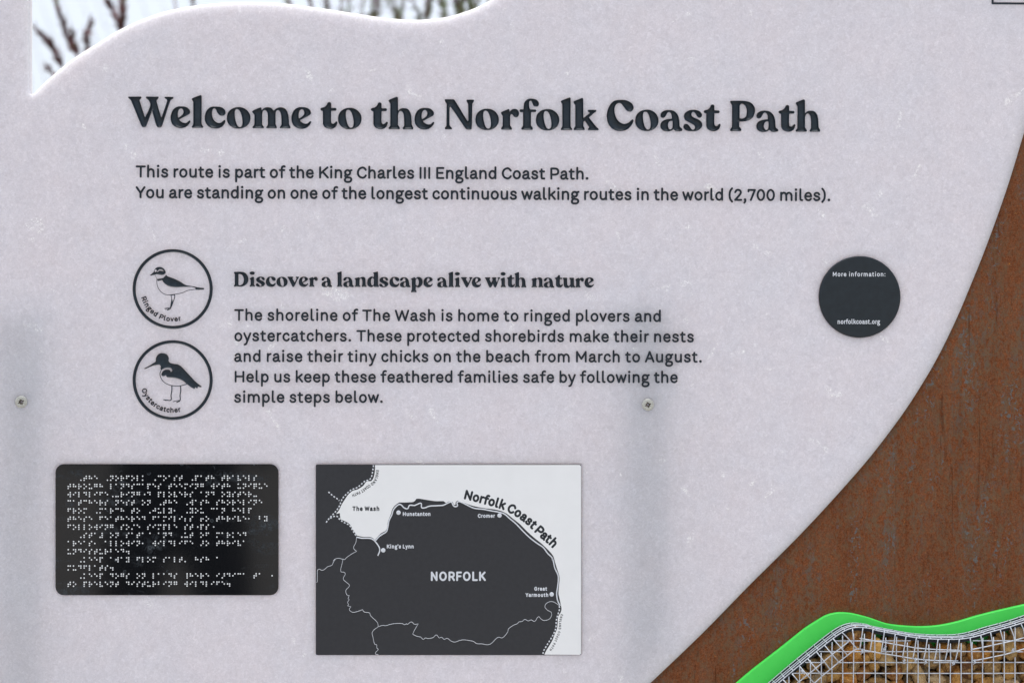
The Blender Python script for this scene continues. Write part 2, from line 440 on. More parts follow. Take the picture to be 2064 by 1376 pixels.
# ---------------------------------------------------------------- serif letters, outlines traced in heading units (62 px capital = 320)
# each: (left edge, baseline, scale to heading units, [groups of outlines])
SERIF = {
'W': (93,400,1,[['93,82! 228,80! 232,92 212,116 213,128 268,297! 322,168 303,116 276,95 278,80! 408,80! 406,96 388,116 386,130 437,299! 495,122 491,108 469,95 470,80! 562,82! 558,98 530,118 445,378 432,396 415,400 398,395 385,378 340,222! 285,375 272,394 257,399 242,394 230,378 125,125 112,108 95,95']]),
'e': (535,402,1,[['622,318! 645,340 672,352 700,350 722,330 735,325 741,335 725,365 690,395 640,406 590,395 550,360 535,300 545,245 570,205 605,185 645,180 690,186 725,208 737,238 730,258 715,268','612,300! 609,260 618,220 640,203 660,212 668,240 662,262! 640,282']]),
'l': (755,402,1,[['850,62! 858,72! 857,352! 862,372 876,390 873,402! 758,402! 755,390 768,372 772,352! 770,130! 755,108 758,98 835,66']]),
'c': (890,402,1,[['1000,180 948,188 906,230 890,295 902,352 945,396 1005,408 1058,396 1094,360 1104,328 1096,318 1080,328 1060,345 1030,350 992,328 968,280 965,235 975,208 992,200 1006,212 1022,245 1045,270 1075,276 1100,262 1105,235 1090,205 1055,186']]),
'o': (1120,402,1,[['1243,184 1298,196 1345,235 1365,296 1345,360 1298,397 1243,408 1185,397 1137,360 1120,298 1137,235 1185,196','1222,206 1248,216 1270,262 1282,330 1275,378 1254,391 1232,378 1212,330 1201,262 1206,218']]),
'm': (1385,405,1,[['1470,188! 1480,195 1480,222! 1502,198 1540,187 1580,195 1606,222! 1640,195 1685,187 1730,205 1754,250 1762,300 1765,360! 1780,392 1777,405! 1672,405! 1670,393 1685,370 1688,350 1683,270 1670,230 1650,217 1632,228 1626,255! 1626,360! 1640,393 1637,405! 1532,405! 1530,393 1545,370 1546,350 1545,260 1535,230 1515,217 1495,228 1487,260! 1487,365! 1505,393 1502,405! 1388,405! 1387,393 1403,372 1407,355! 1407,265! 1385,238 1388,225 1440,200']]),
't': (80,413,1,[['175,137! 190,145 192,160! 192,198! 240,198! 248,212 240,228! 192,228! 192,335 200,358 215,362 230,352 242,338 255,340 256,358 238,395 205,414 175,416 130,400 110,372 107,340! 107,230! 90,226 80,212 90,198 120,190 145,168 158,142']]),
'h': (790,413,1,[['875,77! 887,85! 888,225! 910,203 945,195 990,205 1018,245 1028,300 1030,365! 1048,400 1043,415! 938,415! 936,400 950,380 952,350 949,280 938,240 918,225 898,235 888,265! 888,370! 908,400 905,415! 792,415! 790,400 808,380! 808,150! 790,122 792,112 860,82']]),
'N': (1375,415,1,[['1375,102! 1465,102! 1478,112! 1605,318 1615,328 1620,315! 1617,150! 1600,120 1602,105! 1677,105! 1678,118 1660,150! 1655,405 1645,415 1605,415 1590,405! 1440,185 1430,180 1424,190! 1424,360! 1428,378 1450,402 1447,415! 1378,415! 1375,402 1392,378! 1394,150! 1375,120']]),
'r': (50,420,1,[['133,202! 138,215 139,240! 155,215 185,203 215,207 236,235 236,265 220,287 200,290 182,280 170,262 160,258 148,268 145,290! 145,375! 165,405 162,420! 55,420! 52,405 68,380! 68,275! 50,250 52,238 115,210']]),
'f': (243,422,1,[['285,210! 286,172 296,132 330,102 375,97 420,110 443,140 440,170 415,180 388,170 375,140 362,120 346,125 342,155 345,190 352,210! 410,210! 417,222 410,237! 362,237! 362,375! 382,405 378,422! 265,422! 263,405 280,380! 280,237! 250,238 243,222 250,210']]),
'k': (805,425,1,[['895,88! 905,98! 907,300! 975,245! 953,228 955,213! 1040,213! 1042,228 1020,245! 965,292! 1045,392! 1068,412 1065,425! 957,425! 955,410 970,396! 922,325! 907,340! 907,380! 922,410 920,425! 808,425! 806,410 823,385! 823,165! 805,138 808,125 880,95']]),
'C': (1150,425,1,[['1290,107 1220,122 1172,180 1150,268 1165,352 1215,412 1290,432 1362,415 1412,365 1430,322 1420,308 1403,320 1375,345 1328,357 1275,330 1240,270 1230,205 1245,158 1275,139 1303,148 1330,183 1358,217 1395,230 1424,210 1430,180 1410,142 1360,114']]),
'a': (1708,428,1,[['1790,212 1845,220 1885,255 1905,310 1912,385 1940,412 1935,428! 1905,434 1868,432 1848,414! 1820,430 1785,436 1740,428 1712,400 1708,365 1730,328 1775,309 1828,302! 1825,262 1810,238 1790,235 1773,256 1755,286 1730,295 1710,280 1713,250 1742,222','1835,325! 1808,328 1790,350 1788,385 1805,412 1825,408 1835,385']]),
's': (400,432,1,[['500,212 455,220 414,250 404,285 420,320 470,350 510,372 521,395 512,415 495,419 478,405 460,378 438,361 413,363 399,382 404,406 430,428 490,437 550,428 590,395 596,358 575,325 530,302 492,282 483,260 490,241 505,235 525,250 542,280 565,295 588,286 593,262 575,232 540,216']]),
'P': (885,435,1,[['885,120! 1040,120 1105,140 1143,190 1143,245 1115,300 1060,328 980,335! 980,385! 1003,415 1000,435! 888,435! 885,420 905,390! 905,165! 886,135','985,165! 1002,150 1030,157 1053,190 1060,240 1048,285 1020,302 985,302!']]),
'D': (63,205,2,[['63,45! 150,44 195,63 220,115 207,168 165,199 120,205 65,205! 62,196 72,182! 72,68! 62,55','112,68! 140,70 163,95 170,135 157,175 128,190 112,185!']]),
'i': (235,205,2,[['278,97! 282,103! 282,180! 293,196 290,205! 238,205! 236,195 246,182! 244,130! 235,118 238,112 268,97'],['290,58 283,70 262,77 241,70 234,58 241,45 262,39 283,45']]),
'v': (648,205,2,[['648,95! 713,95! 712,103 702,114! 728,160! 748,114! 739,104 740,95! 776,95! 774,104 763,115! 722,203 712,209 702,203! 660,115! 649,104']]),
'n': (1385,205,2,[['1435,97! 1440,110! 1456,98 1480,95 1500,108 1505,140! 1505,185! 1516,197 1513,205! 1463,205! 1461,197 1468,185! 1468,135 1462,117 1451,112 1441,122 1438,140! 1438,185! 1448,197 1446,205! 1387,205! 1385,197 1395,187! 1395,130! 1385,118 1388,112 1425,99']]),
'd': (1523,207,2,[['1634,38! 1640,44! 1640,180! 1649,198 1646,207! 1598,208! 1594,192! 1575,208 1548,207 1526,186 1522,150 1535,112 1565,93 1594,98! 1594,65! 1585,55 1589,50 1620,41','1594,120! 1580,108 1567,122 1562,150 1568,180 1580,190 1594,178!']]),
'p': (2000,205,2,[['2045,97! 2050,112! 2072,95 2100,97 2124,122 2127,157 2112,192 2082,210 2052,200! 2052,238! 2062,252 2058,261! 2002,261! 2000,250 2010,238! 2010,130! 2000,118 2003,112 2033,99','2052,125! 2066,112 2080,122 2087,150 2082,178 2070,191 2052,180!']]),
'w': (800,208,2,[['800,99! 860,99! 858,109 850,119! 869,160! 886,125! 878,108 880,99! 928,99! 925,110 918,119! 932,155! 945,118! 938,108 938,99! 968,99! 966,108 955,119! 922,206 912,211 903,206! 890,168! 870,206 858,211 848,206! 810,118! 801,109']]),
'u': (1655,211,2,[['1655,103! 1700,103! 1702,178 1712,192 1725,190 1735,178! 1735,125! 1724,114 1727,103! 1775,103! 1775,185! 1789,200 1786,211! 1740,213! 1737,198! 1715,214 1685,215 1667,200 1662,175! 1662,125! 1653,114']]),
}
HU = 1/5.16
_ser = {}
def serif(ch, scale=1.0):
    k = (ch, scale)
    if k not in _ser:
        x0, b, f, gs = SERIF[ch]
        s = f*HU*scale
        fills = [[curve([((x-x0)*s, (y-b)*s, c) for x, y, c in parse(o)], True, 5) for o in g] for g in gs]
        if scale > .8: _ser[k] = Shape(fills, cell=.9, bevel=3.0, depth=4.6, eps=.09, lattice=1.7)
        else: _ser[k] = Shape(fills, cell=.6, bevel=1.9, depth=2.8, eps=.08, lattice=1.3)
    return _ser[k]

# ---------------------------------------------------------------- sans letters as cutter paths, y up, photo pixels of the body text
def ell(cx, cy, rx, ry, n=22):
    t = np.linspace(0, 2*math.pi, n+1); return np.stack((cx+rx*np.cos(t), cy+ry*np.sin(t)), 1)
R0, Rr, Rd = 2.4, 1.5, .5
B, X, A_, K_ = 1.8, 16.2, 23.2, 21.4
ARCH = '1.8,11.4 4,14.9 7.6,16.2 11.2,14.6 12.5,10.8! 12.5,1.8!'
SANS = {  # char: (left bearing, right bearing, [paths]); '@' prefix = dot x,y,r ; 'o' prefix = ellipse
'a': (Rr,.3,['2.8,13.2 4.7,15.4 7.4,16.2 10.6,15.1 11.8,12! 11.8,5 12.3,2.6 14.3,1.8','11.8,9.6! 7,9.2 3,7.9 1.9,5.2 3,2.6 6,1.7 9.4,2.8 11.8,5.6!']),
'b': (R0,Rr,['1.8,23.2 1.8,1.8','o7.7,9,5.7,7.2']),
'c': (Rr,.9,['12.4,12.8 10.6,15.4 7.8,16.2 3.7,14.2 1.9,9 3.7,3.8 7.8,1.8 10.8,2.6 12.7,5']),
'd': (Rr,R0,['13.4,23.2 13.4,1.8','o7.5,9,5.7,7.2']),
'e': (Rr,1.3,['2.2,9.2! 13.4,9.2! 12.9,12.5 11,15.2 7.8,16.2 3.8,14.4 1.9,9 3.8,3.7 8,1.7 11,2.3 13.1,4.6']),
'f': (.6,-.4,['1.6,15.7 10.2,15.7','5.4,1.8 5.4,18.6 6.4,22.2 9,23.3 11,22.9']),
'g': (Rr,.2,['o7.2,11.5,4.9,4.7','10.6,14.9 14.8,16.2','4.2,8.2 2.4,5.6 3.6,3.2 8,2.3 12.6,1.2 14.3,-1.8 12.6,-5.3 8,-6.6 3.2,-5.6 1.8,-2.7 3.2,.6 5.6,2.6']),
'h': (R0,R0,['1.8,23.2 1.8,1.8', ARCH]),
'i': (R0,R0,['2,16.2 2,1.8','@2,22.4,2.35']),
'k': (R0,.5,['1.8,23.2 1.8,1.8','12,16.2 2.2,7.6','5.6,10.6 12.8,1.8']),
'l': (R0,1.2,['1.8,23.2! 1.8,4.8 2.7,2.4 5.4,1.9']),
'm': (R0,R0,['1.8,16.2 1.8,1.8','1.8,11.4 3.8,14.9 7.2,16.2 10.4,14.6 11.9,10.8! 11.9,1.8!','11.9,11.4 14,14.9 17.3,16.2 20.5,14.6 22.3,10.8! 22.3,1.8!']),
'n': (R0,R0,['1.8,16.2 1.8,1.8', ARCH]),
'o': (Rr,Rr,['o8,9,6.1,7.2']),
'p': (R0,Rr,['1.8,16.2 1.8,-6.6','o7.7,9,5.7,7.2']),
'r': (R0,.3,['1.8,16.2 1.8,1.8','1.8,11 3.4,14.6 7.6,16.2']),
's': (1.6,1.6,['11.4,13.2 9.6,15.5 6.7,16.2 3.4,15 2.5,12.6 4,10.3 7,9.2 10.2,8 11.6,5.4 10.4,2.8 6.8,1.8 3.4,2.5 1.7,4.8']),
't': (.5,.9,['1.5,15.7 9.4,15.7','4.6,19.8! 4.6,5 5.6,2.4 8,1.8 9.8,2']),
'u': (R0,R0,['12.5,16.2 12.5,1.8','1.8,16.2! 1.8,7 3.2,3 6.8,1.8 10.4,3 12.5,6.6']),
'v': (Rd,Rd,['1.8,16.2! 7.4,1.8! 13,16.2!']),
'w': (Rd,Rd,['1.8,16.2! 6.6,1.8! 11.2,15.2! 15.8,1.8! 20.4,16.2!']),
'y': (Rd,Rd,['1.8,16.2 7.7,2.4','13.8,16.2! 7.6,0.2 5.4,-5 2.4,-6.2']),
'A': (Rd,Rd,['1.8,1.8! 9.6,21.4! 17.4,1.8!','4.6,8 14.6,8']),
'C': (1.8,1,['17.2,17 14.6,20.3 10.8,21.5 4.6,18.6 1.9,11.6 4.6,4.6 10.8,1.7 14.8,2.9 17.4,6.2']),
'D': (2.6,1.6,['1.8,1.8! 1.8,21.4! 8,21.4 14.6,18.6 17,11.6 14.6,4.6 8,1.8 1.8,1.8!']),
'E': (2.6,1.4,['13.6,21.4! 1.8,21.4! 1.8,1.8! 13.8,1.8!','1.8,11.9 12.2,11.9']),
'F': (2.6,1,['13.6,21.4! 1.8,21.4! 1.8,1.8!','1.8,11.7 12.2,11.7']),
'G': (1.8,2,['16.9,17.2 14.6,20.3 10.8,21.5 4.6,18.6 1.9,11.6 4.6,4.6 10.8,1.7 15,3.2 17.4,7! 17.4,11! 11.4,11!']),
'H': (2.6,2.6,['1.8,21.4 1.8,1.8','17.2,21.4 17.2,1.8','1.8,11.9 17.2,11.9']),
'I': (2.6,2.6,['1.8,21.4 1.8,1.8']),
'K': (2.6,.4,['1.8,21.4 1.8,1.8','16,21.4 2.4,9.4','6.6,13.2 16.8,1.8']),
'L': (2.6,1,['1.8,21.4! 1.8,1.8! 13.2,1.8!']),
'M': (2.6,2.6,['1.8,1.8! 1.8,21.4! 10.6,7! 19.4,21.4! 19.4,1.8!']),
'N': (2.6,2.6,['1.8,1.8! 1.8,21.4! 16.6,1.8! 16.6,21.4!']),
'O': (1.8,1.8,['o11,11.6,9,9.9']),
'P': (2.6,1,['1.8,1.8! 1.8,21.4! 9.8,21.4 14.2,19.6 15.4,15.6 14.2,11.6 9.8,9.8 1.8,9.8!']),
'R': (2.6,.8,['1.8,1.8! 1.8,21.4! 9.8,21.4 14.2,19.6 15.4,15.8 14.2,12 9.8,10.4 1.8,10.4!','9.4,10.4 16,1.8']),
'S': (1.6,1.6,['14.8,17.6 12.6,20.5 8.8,21.5 4.4,20 2.8,16.6 4.6,13.4 9,11.8 13.6,10 15.4,6.6 13.6,3 9,1.7 4.4,2.8 2,6']),
'T': (.7,.7,['1.8,21.4 17.4,21.4','9.6,21.4 9.6,1.8']),
'W': (.7,.7,['1.8,21.4! 7.9,1.8! 14.3,20.6! 20.7,1.8! 26.8,21.4!']),
'Y': (.5,.5,['1.8,21.4! 9.2,10.4! 16.6,21.4!','9.2,10.4 9.2,1.8']),
'2': (1.6,1.6,['2.2,17 4.6,20.6 8,21.5 12,19.8 13,16 11,12 2,1.8! 13.8,1.8!']),
'7': (1.2,.6,['1.8,21.4! 14.2,21.4! 6.4,1.8!','1.8,21.4 1.8,18.6']),
'0': (1.6,1.6,['o8.3,11.6,6.4,9.9']),
'.': (2,2.4,['@2.4,2.6,2.6']),
',': (1.4,1.6,['@3.2,2.6,2.4','3.9,1.6 3.4,-1.4 1.8,-3.6']),
'(': (2,1.2,['6.8,24.4 3.2,19 1.9,11.4 3.2,3.8 6.8,-1.6']),
')': (1.2,2,['1.9,24.4 5.5,19 6.8,11.4 5.5,3.8 1.9,-1.6']),
':': (2,2.4,['@2.4,2.6,2.4','@2.4,14.6,2.4']),
"'": (1,1,['2,23 1.8,18.6']),
}
_sans = {}
def sans(ch, r=1.85, size=1.0, flat=False, sx=1.0):
    k = (ch, r, size, flat, sx)
    if k not in _sans:
        st = []
        for p in SANS[ch][2]:
            if p[0] == '@':
                x, y, q = map(float, p[1:].split(',')); st.append((np.array([[x*size*sx, -y*size], [x*size*sx+.02, -y*size]]), (q+r-1.85)*size)); continue
            c = ell(*map(float, p[1:].split(','))) if p[0] == 'o' else curve(p, False, 5)
            st.append((c*[size*sx, -size], r*size))
        if flat: sh = Shape((), st, cell=max(.3, .55*min(1, size*1.1)), bevel=50, depth=0, eps=.06*max(size, .4), lattice=0, blur=0)
        else: sh = Shape((), st, cell=.55, bevel=1.65*size, depth=1.7, eps=.06, lattice=1.05, blur=0)
        sh.w = float(sh.V[:, 0].max()); sh.left = float(sh.V[:, 0].min())
        _sans[k] = sh
    return _sans[k]
def layout(text, r=1.85, size=1.0, flat=False, space=7.7, sx=1.0):
    """[(char, x offset, shape)], total width; in photo pixels"""
    x = 0; out = []
    for ch in text:
        if ch == ' ': out.append((' ', x, None)); x += space*size; continue
        sh = sans(ch, r, size, flat, sx); l, q, _ = SANS[ch]
        x += l*size; out.append((ch, x-sh.left, sh)); x += sh.w-sh.left+q*size
    first = out[0][1]+out[0][2].left; last = out[-1][1]+out[-1][2].w
    return [(c, v-first, s) for c, v, s in out], last-first

def frame2(o, e):
    """px (x right, y down) -> world (x, z) with origin o, unit direction e"""
    A = np.array([[e[0], e[1]], [e[1], -e[0]]])*U      # columns: x axis, y-down axis
    return A, np.asarray(o)
BOARD_CUTS = []          # (shape, A, b)
def placed(sh, A, b, y=0.0, lift=0.0, cut=True, k=1.0):
    """world vertices and faces of a shape whose relief goes back into y"""
    if cut: BOARD_CUTS.append((sh, A, b))
    P = sh.V@A.T+b
    V = np.stack((P[:, 0], y-lift+sh.z*U*k, P[:, 1]), 1)
    return V, sh.F[:, ::-1]
def line_text(text, p0, p1, base_dy=0, **kw):
    """letters between two measured ends: yields (char, A, b, shape)"""
    a, c = S(*p0), S(*p1); d = c-a; L = np.hypot(*d); e = d/L
    lay, wpx = layout(text, **kw)
    n = max(1, sum(1 for q in lay[:-1]))
    extra = (L/U-wpx)/n
    for i, (ch, x, sh) in enumerate(lay):
        if sh is None: yield ch, None, None, None; continue
        A, b = frame2(a+e*(x+extra*i)*U, e); yield ch, A, b, sh
def path_text(text, pts, y=0.0, fit=None, **kw):
    """letters along a polyline given in board coordinates (x, z)"""
    P = np.array(pts); d = np.diff(P, axis=0); L = np.hypot(d[:, 0], d[:, 1]); cum = np.concatenate(([0], np.cumsum(L)))
    def at(s):
        s = min(max(s, 0), cum[-1]-1e-9); i = int(np.searchsorted(cum, s, side='right')-1); i = min(i, len(d)-1)
        return P[i]+d[i]*(s-cum[i])/L[i]
    lay, wpx = layout(text, **kw)
    tot = cum[-1]/U; extra = (tot-wpx)/max(1, len(lay)-1)
    for i, (ch, x, sh) in enumerate(lay):
        if sh is None: continue
        s0 = (x+extra*i)*U; wd = sh.w*U
        a, c = at(s0), at(s0+max(wd, 3*U)); e = (c-a)/np.hypot(*(c-a))
        A, b = frame2(a, e); yield ch, A, b, sh

# ================================================================ the welcome board
board = empty('information_board', (0, 0, CAMH))
tag(board, 'pale translucent plastic welcome board with engraved dark lettering, bird roundels and inset plates', 'information board')
def poly(s, closed=True, n=6): return curve(s, closed, n)
def to_world(P, y=0.0): return np.array([S(x, y_, y) for x, y_ in P])

# engraved heading, letter by letter
HEAD = 'W258.0 e343.7 l386.3 c412.5 o457.1 m508.4 e587.3 t645.5 o681.2 t747.2 h783.1 e835.4 N896.5 o958.1 r1009.7 f1047.1 o1080.0 l1130.2 k1156.0 C1222.9 o1280.1 a1331.0 s1377.5 t1418.2 P1471.5 a1524.4 t1569.0 h1603.7'
def row(spec, p0, p1, scale):
    a, c = S(*p0), S(*p1); e = (c-a)/np.hypot(*(c-a))
    for tok in spec.split():
        ch, x = tok[0], float(tok[1:]); t = (x-p0[0])/(p1[0]-p0[0])
        q = S(x, p0[1]+t*(p1[1]-p0[1]))
        A, b = frame2(q, e)
        sh = serif(ch, scale); V, F = placed(sh, A, b, lift=.00006)
        mesh_obj('heading_letter' if scale > .8 else 'subheading_letter', V, F, M['paint'], board, True)
row(HEAD, (258, 257.2), (1640, 265.6), 1.0)
SUB = 'D471.6 i503.3 s515.8 c535.9 o557.2 v579.3 e602.2 r623.0 a648.2 l679.1 a692.0 n714.8 d740.4 s764.4 c785.0 a806.2 p828.3 e853.4 a881.2 l903.7 i916.9 v929.0 e951.0 w977.3 i1009.0 t1021.5 h1037.2 n1071.2 a1096.1 t1118.2 u1134.8 r1159.6 e1178.1'
row(SUB, (471, 577.6), (1200, 579.6), .475)

# engraved body text, one part per word
def body(text, p0, p1, **kw):
    buf = []
    def flush():
        if buf:
            V, F = join(buf); mesh_obj('engraved_word', V, F, M['paint'], board, True); buf.clear()
    for ch, A, b, sh in line_text(text, p0, p1, **kw):
        if sh is None: flush(); continue
        buf.append(placed(sh, A, b, lift=.00005))
    flush()
kwi = dict(r=2.02, size=1.034)
body('This route is part of the King Charles III England Coast Path.', (273.4, 358.0), (1186, 362.6), **kwi)
body('You are standing on one of the longest continuous walking routes in the world (2,700 miles).', (273.4, 399.8), (1673.5, 405.8), **kwi)
for t, p0, p1 in (('The shoreline of The Wash is home to ringed plovers and', (472, 646.4), (1332, 648.9)),
                  ('oystercatchers. These protected shorebirds make their nests', (472.3, 687.9), (1398.5, 690.0)),
                  ('and raise their tiny chicks on the beach from March to August.', (472, 729.4), (1414.5, 730.6)),
                  ('Help us keep these feathered families safe by following the', (473, 770.5), (1366, 771.8)),
                  ('simple steps below.', (472, 811.4), (771.5, 811.8))):
    body(t, p0, p1, r=1.95, size=1.0)

# grooves drawn by hand: traced in zoomed photo pixels, converted to board pixels about an origin
def local(sh_fills, sh_strokes, ox, oy, cx, cy, sc, **kw):
    """fills / strokes in zoom px -> Shape about photo pixel (cx, cy)"""
    cv = lambda c: np.stack(((ox+c[:, 0]/sc-cx), (oy+c[:, 1]/sc-cy)), 1)
    return Shape([[cv(poly(o)) for o in g] for g in sh_fills], [(cv(curve(p, False, 6)), r) for p, r in sh_strokes], **kw)
def put(name, sh, cx, cy, m, parent, lift=.00005, cut=True, y=0.0):
    A, b = frame2(S(cx, cy), (1, 0)); V, F = placed(sh, A, b, lift=lift, cut=cut, y=y)
    return mesh_obj(name, V, F, m, parent, True)
RINGC = [(348.1, 582.6), (348.1, 765.9)]
BIRD = [
 dict(ox=250, oy=490, fills=[
  ['425,372 440,350 475,334 520,336 555,358 578,395 580,413! 562,430 530,444 490,441 455,434 432,441 370,453! 363,445 392,422 414,400! 418,385',
   '427,382 440,366 454,380 450,400 428,398','463,392 490,369 528,372 552,391! 520,386 490,384 467,403'],
  ['585,440! 605,460 700,495 780,535 855,580 960,598 1020,612 1106,622! 1106,641! 1000,646 985,621! 940,606 860,606 780,611 700,613 620,597 560,557 530,515! 470,528! 460,498! 540,484 570,457']],
  strokes=[('436,455 442,464',.45),('446,474 452,487',.45),('457,497 458,560 480,630 530,688 600,717 700,709 800,690 880,656 940,646 1000,638',.62),
   ('652,722 662,775 650,850 640,893 600,898 566,906',.75),('702,715 702,752 672,838 656,882 640,910 602,926',.8),('640,893 612,912 575,916',.55),('656,722 700,715',.6),('662,775 668,800 655,880',.9)]),
 dict(ox=250, oy=670, fills=[
  ['278,500! 350,462 400,430 438,403 445,350 480,300 530,287 590,303 620,350 620,400 650,425 700,436 745,442 790,468 850,530 920,605 990,680 1076,747! 1058,757 1022,748! 1012,772 985,757! 975,778 935,762 900,735 865,712! 820,672 740,640 660,626 600,620 582,592! 550,606 524,598 522,568 545,532 590,514 636,522 650,548! 668,528 655,502 620,492 580,492 540,505 516,525! 506,500 510,470 490,450 440,454 390,466 295,508!']],
  strokes=[('516,522 500,570 514,632 560,690 640,728 750,741 862,716',.75),
   ('664,740 664,800 652,870 652,932 600,936 553,930',1.0),('782,740 786,800 776,870 776,938 730,966',1.0),('776,938 725,944 682,956',.7),('600,936 575,942',.5)])]
for (cx, cy), bd, cap, cw in zip(RINGC, BIRD, ('Ringed Plover', 'Oystercatcher'), ((-74.5, 15.5), (-73.5, 15))):
    ring = put('emblem_ring', Shape((), [(ell(0, 0, 76.9, 76.9, 90), 3.1)], cell=1.4, bevel=2.2, depth=1.8, eps=.05, lattice=1.6), cx, cy, M['paint'], board)
    sh = local(bd['fills'], bd['strokes'], bd['ox'], bd['oy'], cx, cy, 6.88, cell=.5, bevel=1.9, depth=1.5, eps=.06, lattice=1.4, blur=0)
    put('engraved_bird', sh, cx, cy, M['paint'], ring)
    c = S(cx, cy); th = np.radians(np.linspace(cw[0], cw[1], 40)); R = 65.2*U
    pts = [(c[0]+R*math.sin(t), c[1]-R*math.cos(t)) for t in th]
    buf = [placed(s_, A, b, lift=.00005) for ch, A, b, s_ in path_text(cap, pts, r=2.35, size=.43)]
    V, F = join(buf); mesh_obj('engraved_caption', V, F, M['paint'], ring, True)
# corner of an engraved frame that runs out of the picture at the upper right
sh = Shape((), [(np.array([[0, -150], [0, 0], [92, 0]], float), 2.2)], cell=1.5, bevel=2, depth=1.8, eps=.05, lattice=2, blur=0)
put('engraved_frame', sh, 2000.6, 7.3, M['paint'], board)

# ---------------------------------------------------------------- inset plates
def rrect(x0, y0, x1, y1, r, n=7):
    out = []
    for cx, cy, a in ((x1-r, y0+r, -90), (x1-r, y1-r, 0), (x0+r, y1-r, 90), (x0+r, y0+r, 180)):
        for k in range(n+1):
            t = math.radians(a+90*k/n); out.append((cx+r*math.cos(t), cy+r*math.sin(t)))
    return np.array(out)
def recess(outline, cx, cy, depth, cell=1.5, bevel=.7):
    sh = Shape([[outline-[cx, cy]]], cell=cell, bevel=bevel, depth=depth, eps=.05, lattice=0, blur=0, round_=False)
    A, b = frame2(S(cx, cy), (1, 0)); BOARD_CUTS.append((sh, A, b))
def slab(outline_w, y0, thick, bev=.0004):
    """solid plate from a closed outline in board coordinates (x, z); rounded front edge"""
    L = np.asarray(outline_w); area = .5*np.sum(L[:, 0]*np.roll(L[:, 1], -1)-np.roll(L[:, 0], -1)*L[:, 1])
    if area < 0: L = L[::-1]
    n = len(L)
    t = np.roll(L, -1, 0)-np.roll(L, 1, 0); t /= np.linalg.norm(t, axis=1)[:, None]
    nr = np.stack((t[:, 1], -t[:, 0]), 1)
    rings = [(L-nr*bev, y0), (L-nr*bev*.3, y0+bev*.3), (L, y0+bev), (L, y0+thick)]
    V = []; F = []
    for P, y in rings: V += [(p[0], y, p[1]) for p in P]
    for k in range(3):
        for i in range(n):
            j = (i+1) % n
            F.append((k*n+i, (k+1)*n+i, (k+1)*n+j, k*n+j))
    R0_ = rings[0][0]
    ov, oe, of, orig, *_ = delaunay_2d_cdt([Vector(p) for p in R0_], [(i, (i+1) % n) for i in range(n)], [], 0, 1e-8)
    assert len(ov) == n and all(len(q) == 1 for q in orig), (len(ov), n)
    cen = np.array([np.mean([R0_[orig[i][0]] for i in f], axis=0) for f in of]); ins = inside(cen, R0_, np.roll(R0_, -1, 0))
    for f, k in zip(of, ins):
        if not k: continue
        idx = [orig[i][0] for i in f]
        F.append(tuple(idx)); F.append(tuple(3*n+i for i in idx[::-1]))
    return V, F
def flat_fill(loops_w, y):
    """triangles of an even-odd region in board coordinates, as a sheet at depth y"""
    pts = [tuple(p) for L in loops_w for p in L]; E = []; o = 0
    for L in loops_w:
        n = len(L); E += [(o+i, o+(i+1) % n) for i in range(n)]; o += n
    ov, oe, of, *_ = delaunay_2d_cdt([Vector(p) for p in pts], E, [], 0, 1e-7)
    V = np.array([tuple(v) for v in ov]); F = np.array(of); c = V[F].mean(1)
    A = np.vstack(loops_w); B2 = np.vstack([np.roll(L, -1, 0) for L in loops_w])
    F = F[inside(c, A, B2)]
    return [(p[0], y, p[1]) for p in V], [tuple(f) for f in F]
def raised(loops_w, y, h):
    """sheet with a small real edge"""
    V, F = flat_fill(loops_w, y-h)
    for L in loops_w:
        o = len(V); n = len(L)
        V += [(p[0], y-h, p[1]) for p in L]+[(p[0], y, p[1]) for p in L]
        F += [(o+i, o+(i+1) % n, o+n+(i+1) % n, o+n+i) for i in range(n)]
    return V, F
def ribbon(Pw, y, w, h=.00025):
    """low rounded bead along a polyline in board coordinates"""
    P = np.asarray(Pw, float); t = np.gradient(P, axis=0); t /= np.linalg.norm(t, axis=1)[:, None]+1e-12
    nr = np.stack((-t[:, 1], t[:, 0]), 1)
    V, F = [], []; prof = [(-1, 0), (-.8, .75), (-.35, 1), (.35, 1), (.8, .75), (1, 0)]; m = len(prof)
    for p, q in zip(P, nr):
        for a, b in prof: V.append((p[0]+q[0]*a*w/2, y-h*b, p[1]+q[1]*a*w/2))
    for i in range(len(P)-1):
        for k in range(m-1): F.append((i*m+k, (i+1)*m+k, (i+1)*m+k+1, i*m+k+1))
    F.append(tuple(range(m))); F.append(tuple((len(P)-1)*m+k for k in range(m))[::-1])
    return V, F
def disc_bead(c, r, y, h=.0003, n=22):
    V = [(c[0], y-h, c[1])]
    for rr, hh in ((.75, 1), (.94, .7), (1, 0)):
        V += [(c[0]+r*rr*math.cos(2*math.pi*k/n), y-h*hh, c[1]+r*rr*math.sin(2*math.pi*k/n)) for k in range(n)]
    F = [(0, 1+(k+1) % n, 1+k) for k in range(n)]
    for q in range(2):
        F += [(1+q*n+k, 1+q*n+(k+1) % n, 1+(q+1)*n+(k+1) % n, 1+(q+1)*n+k) for k in range(n)]
    return V, F

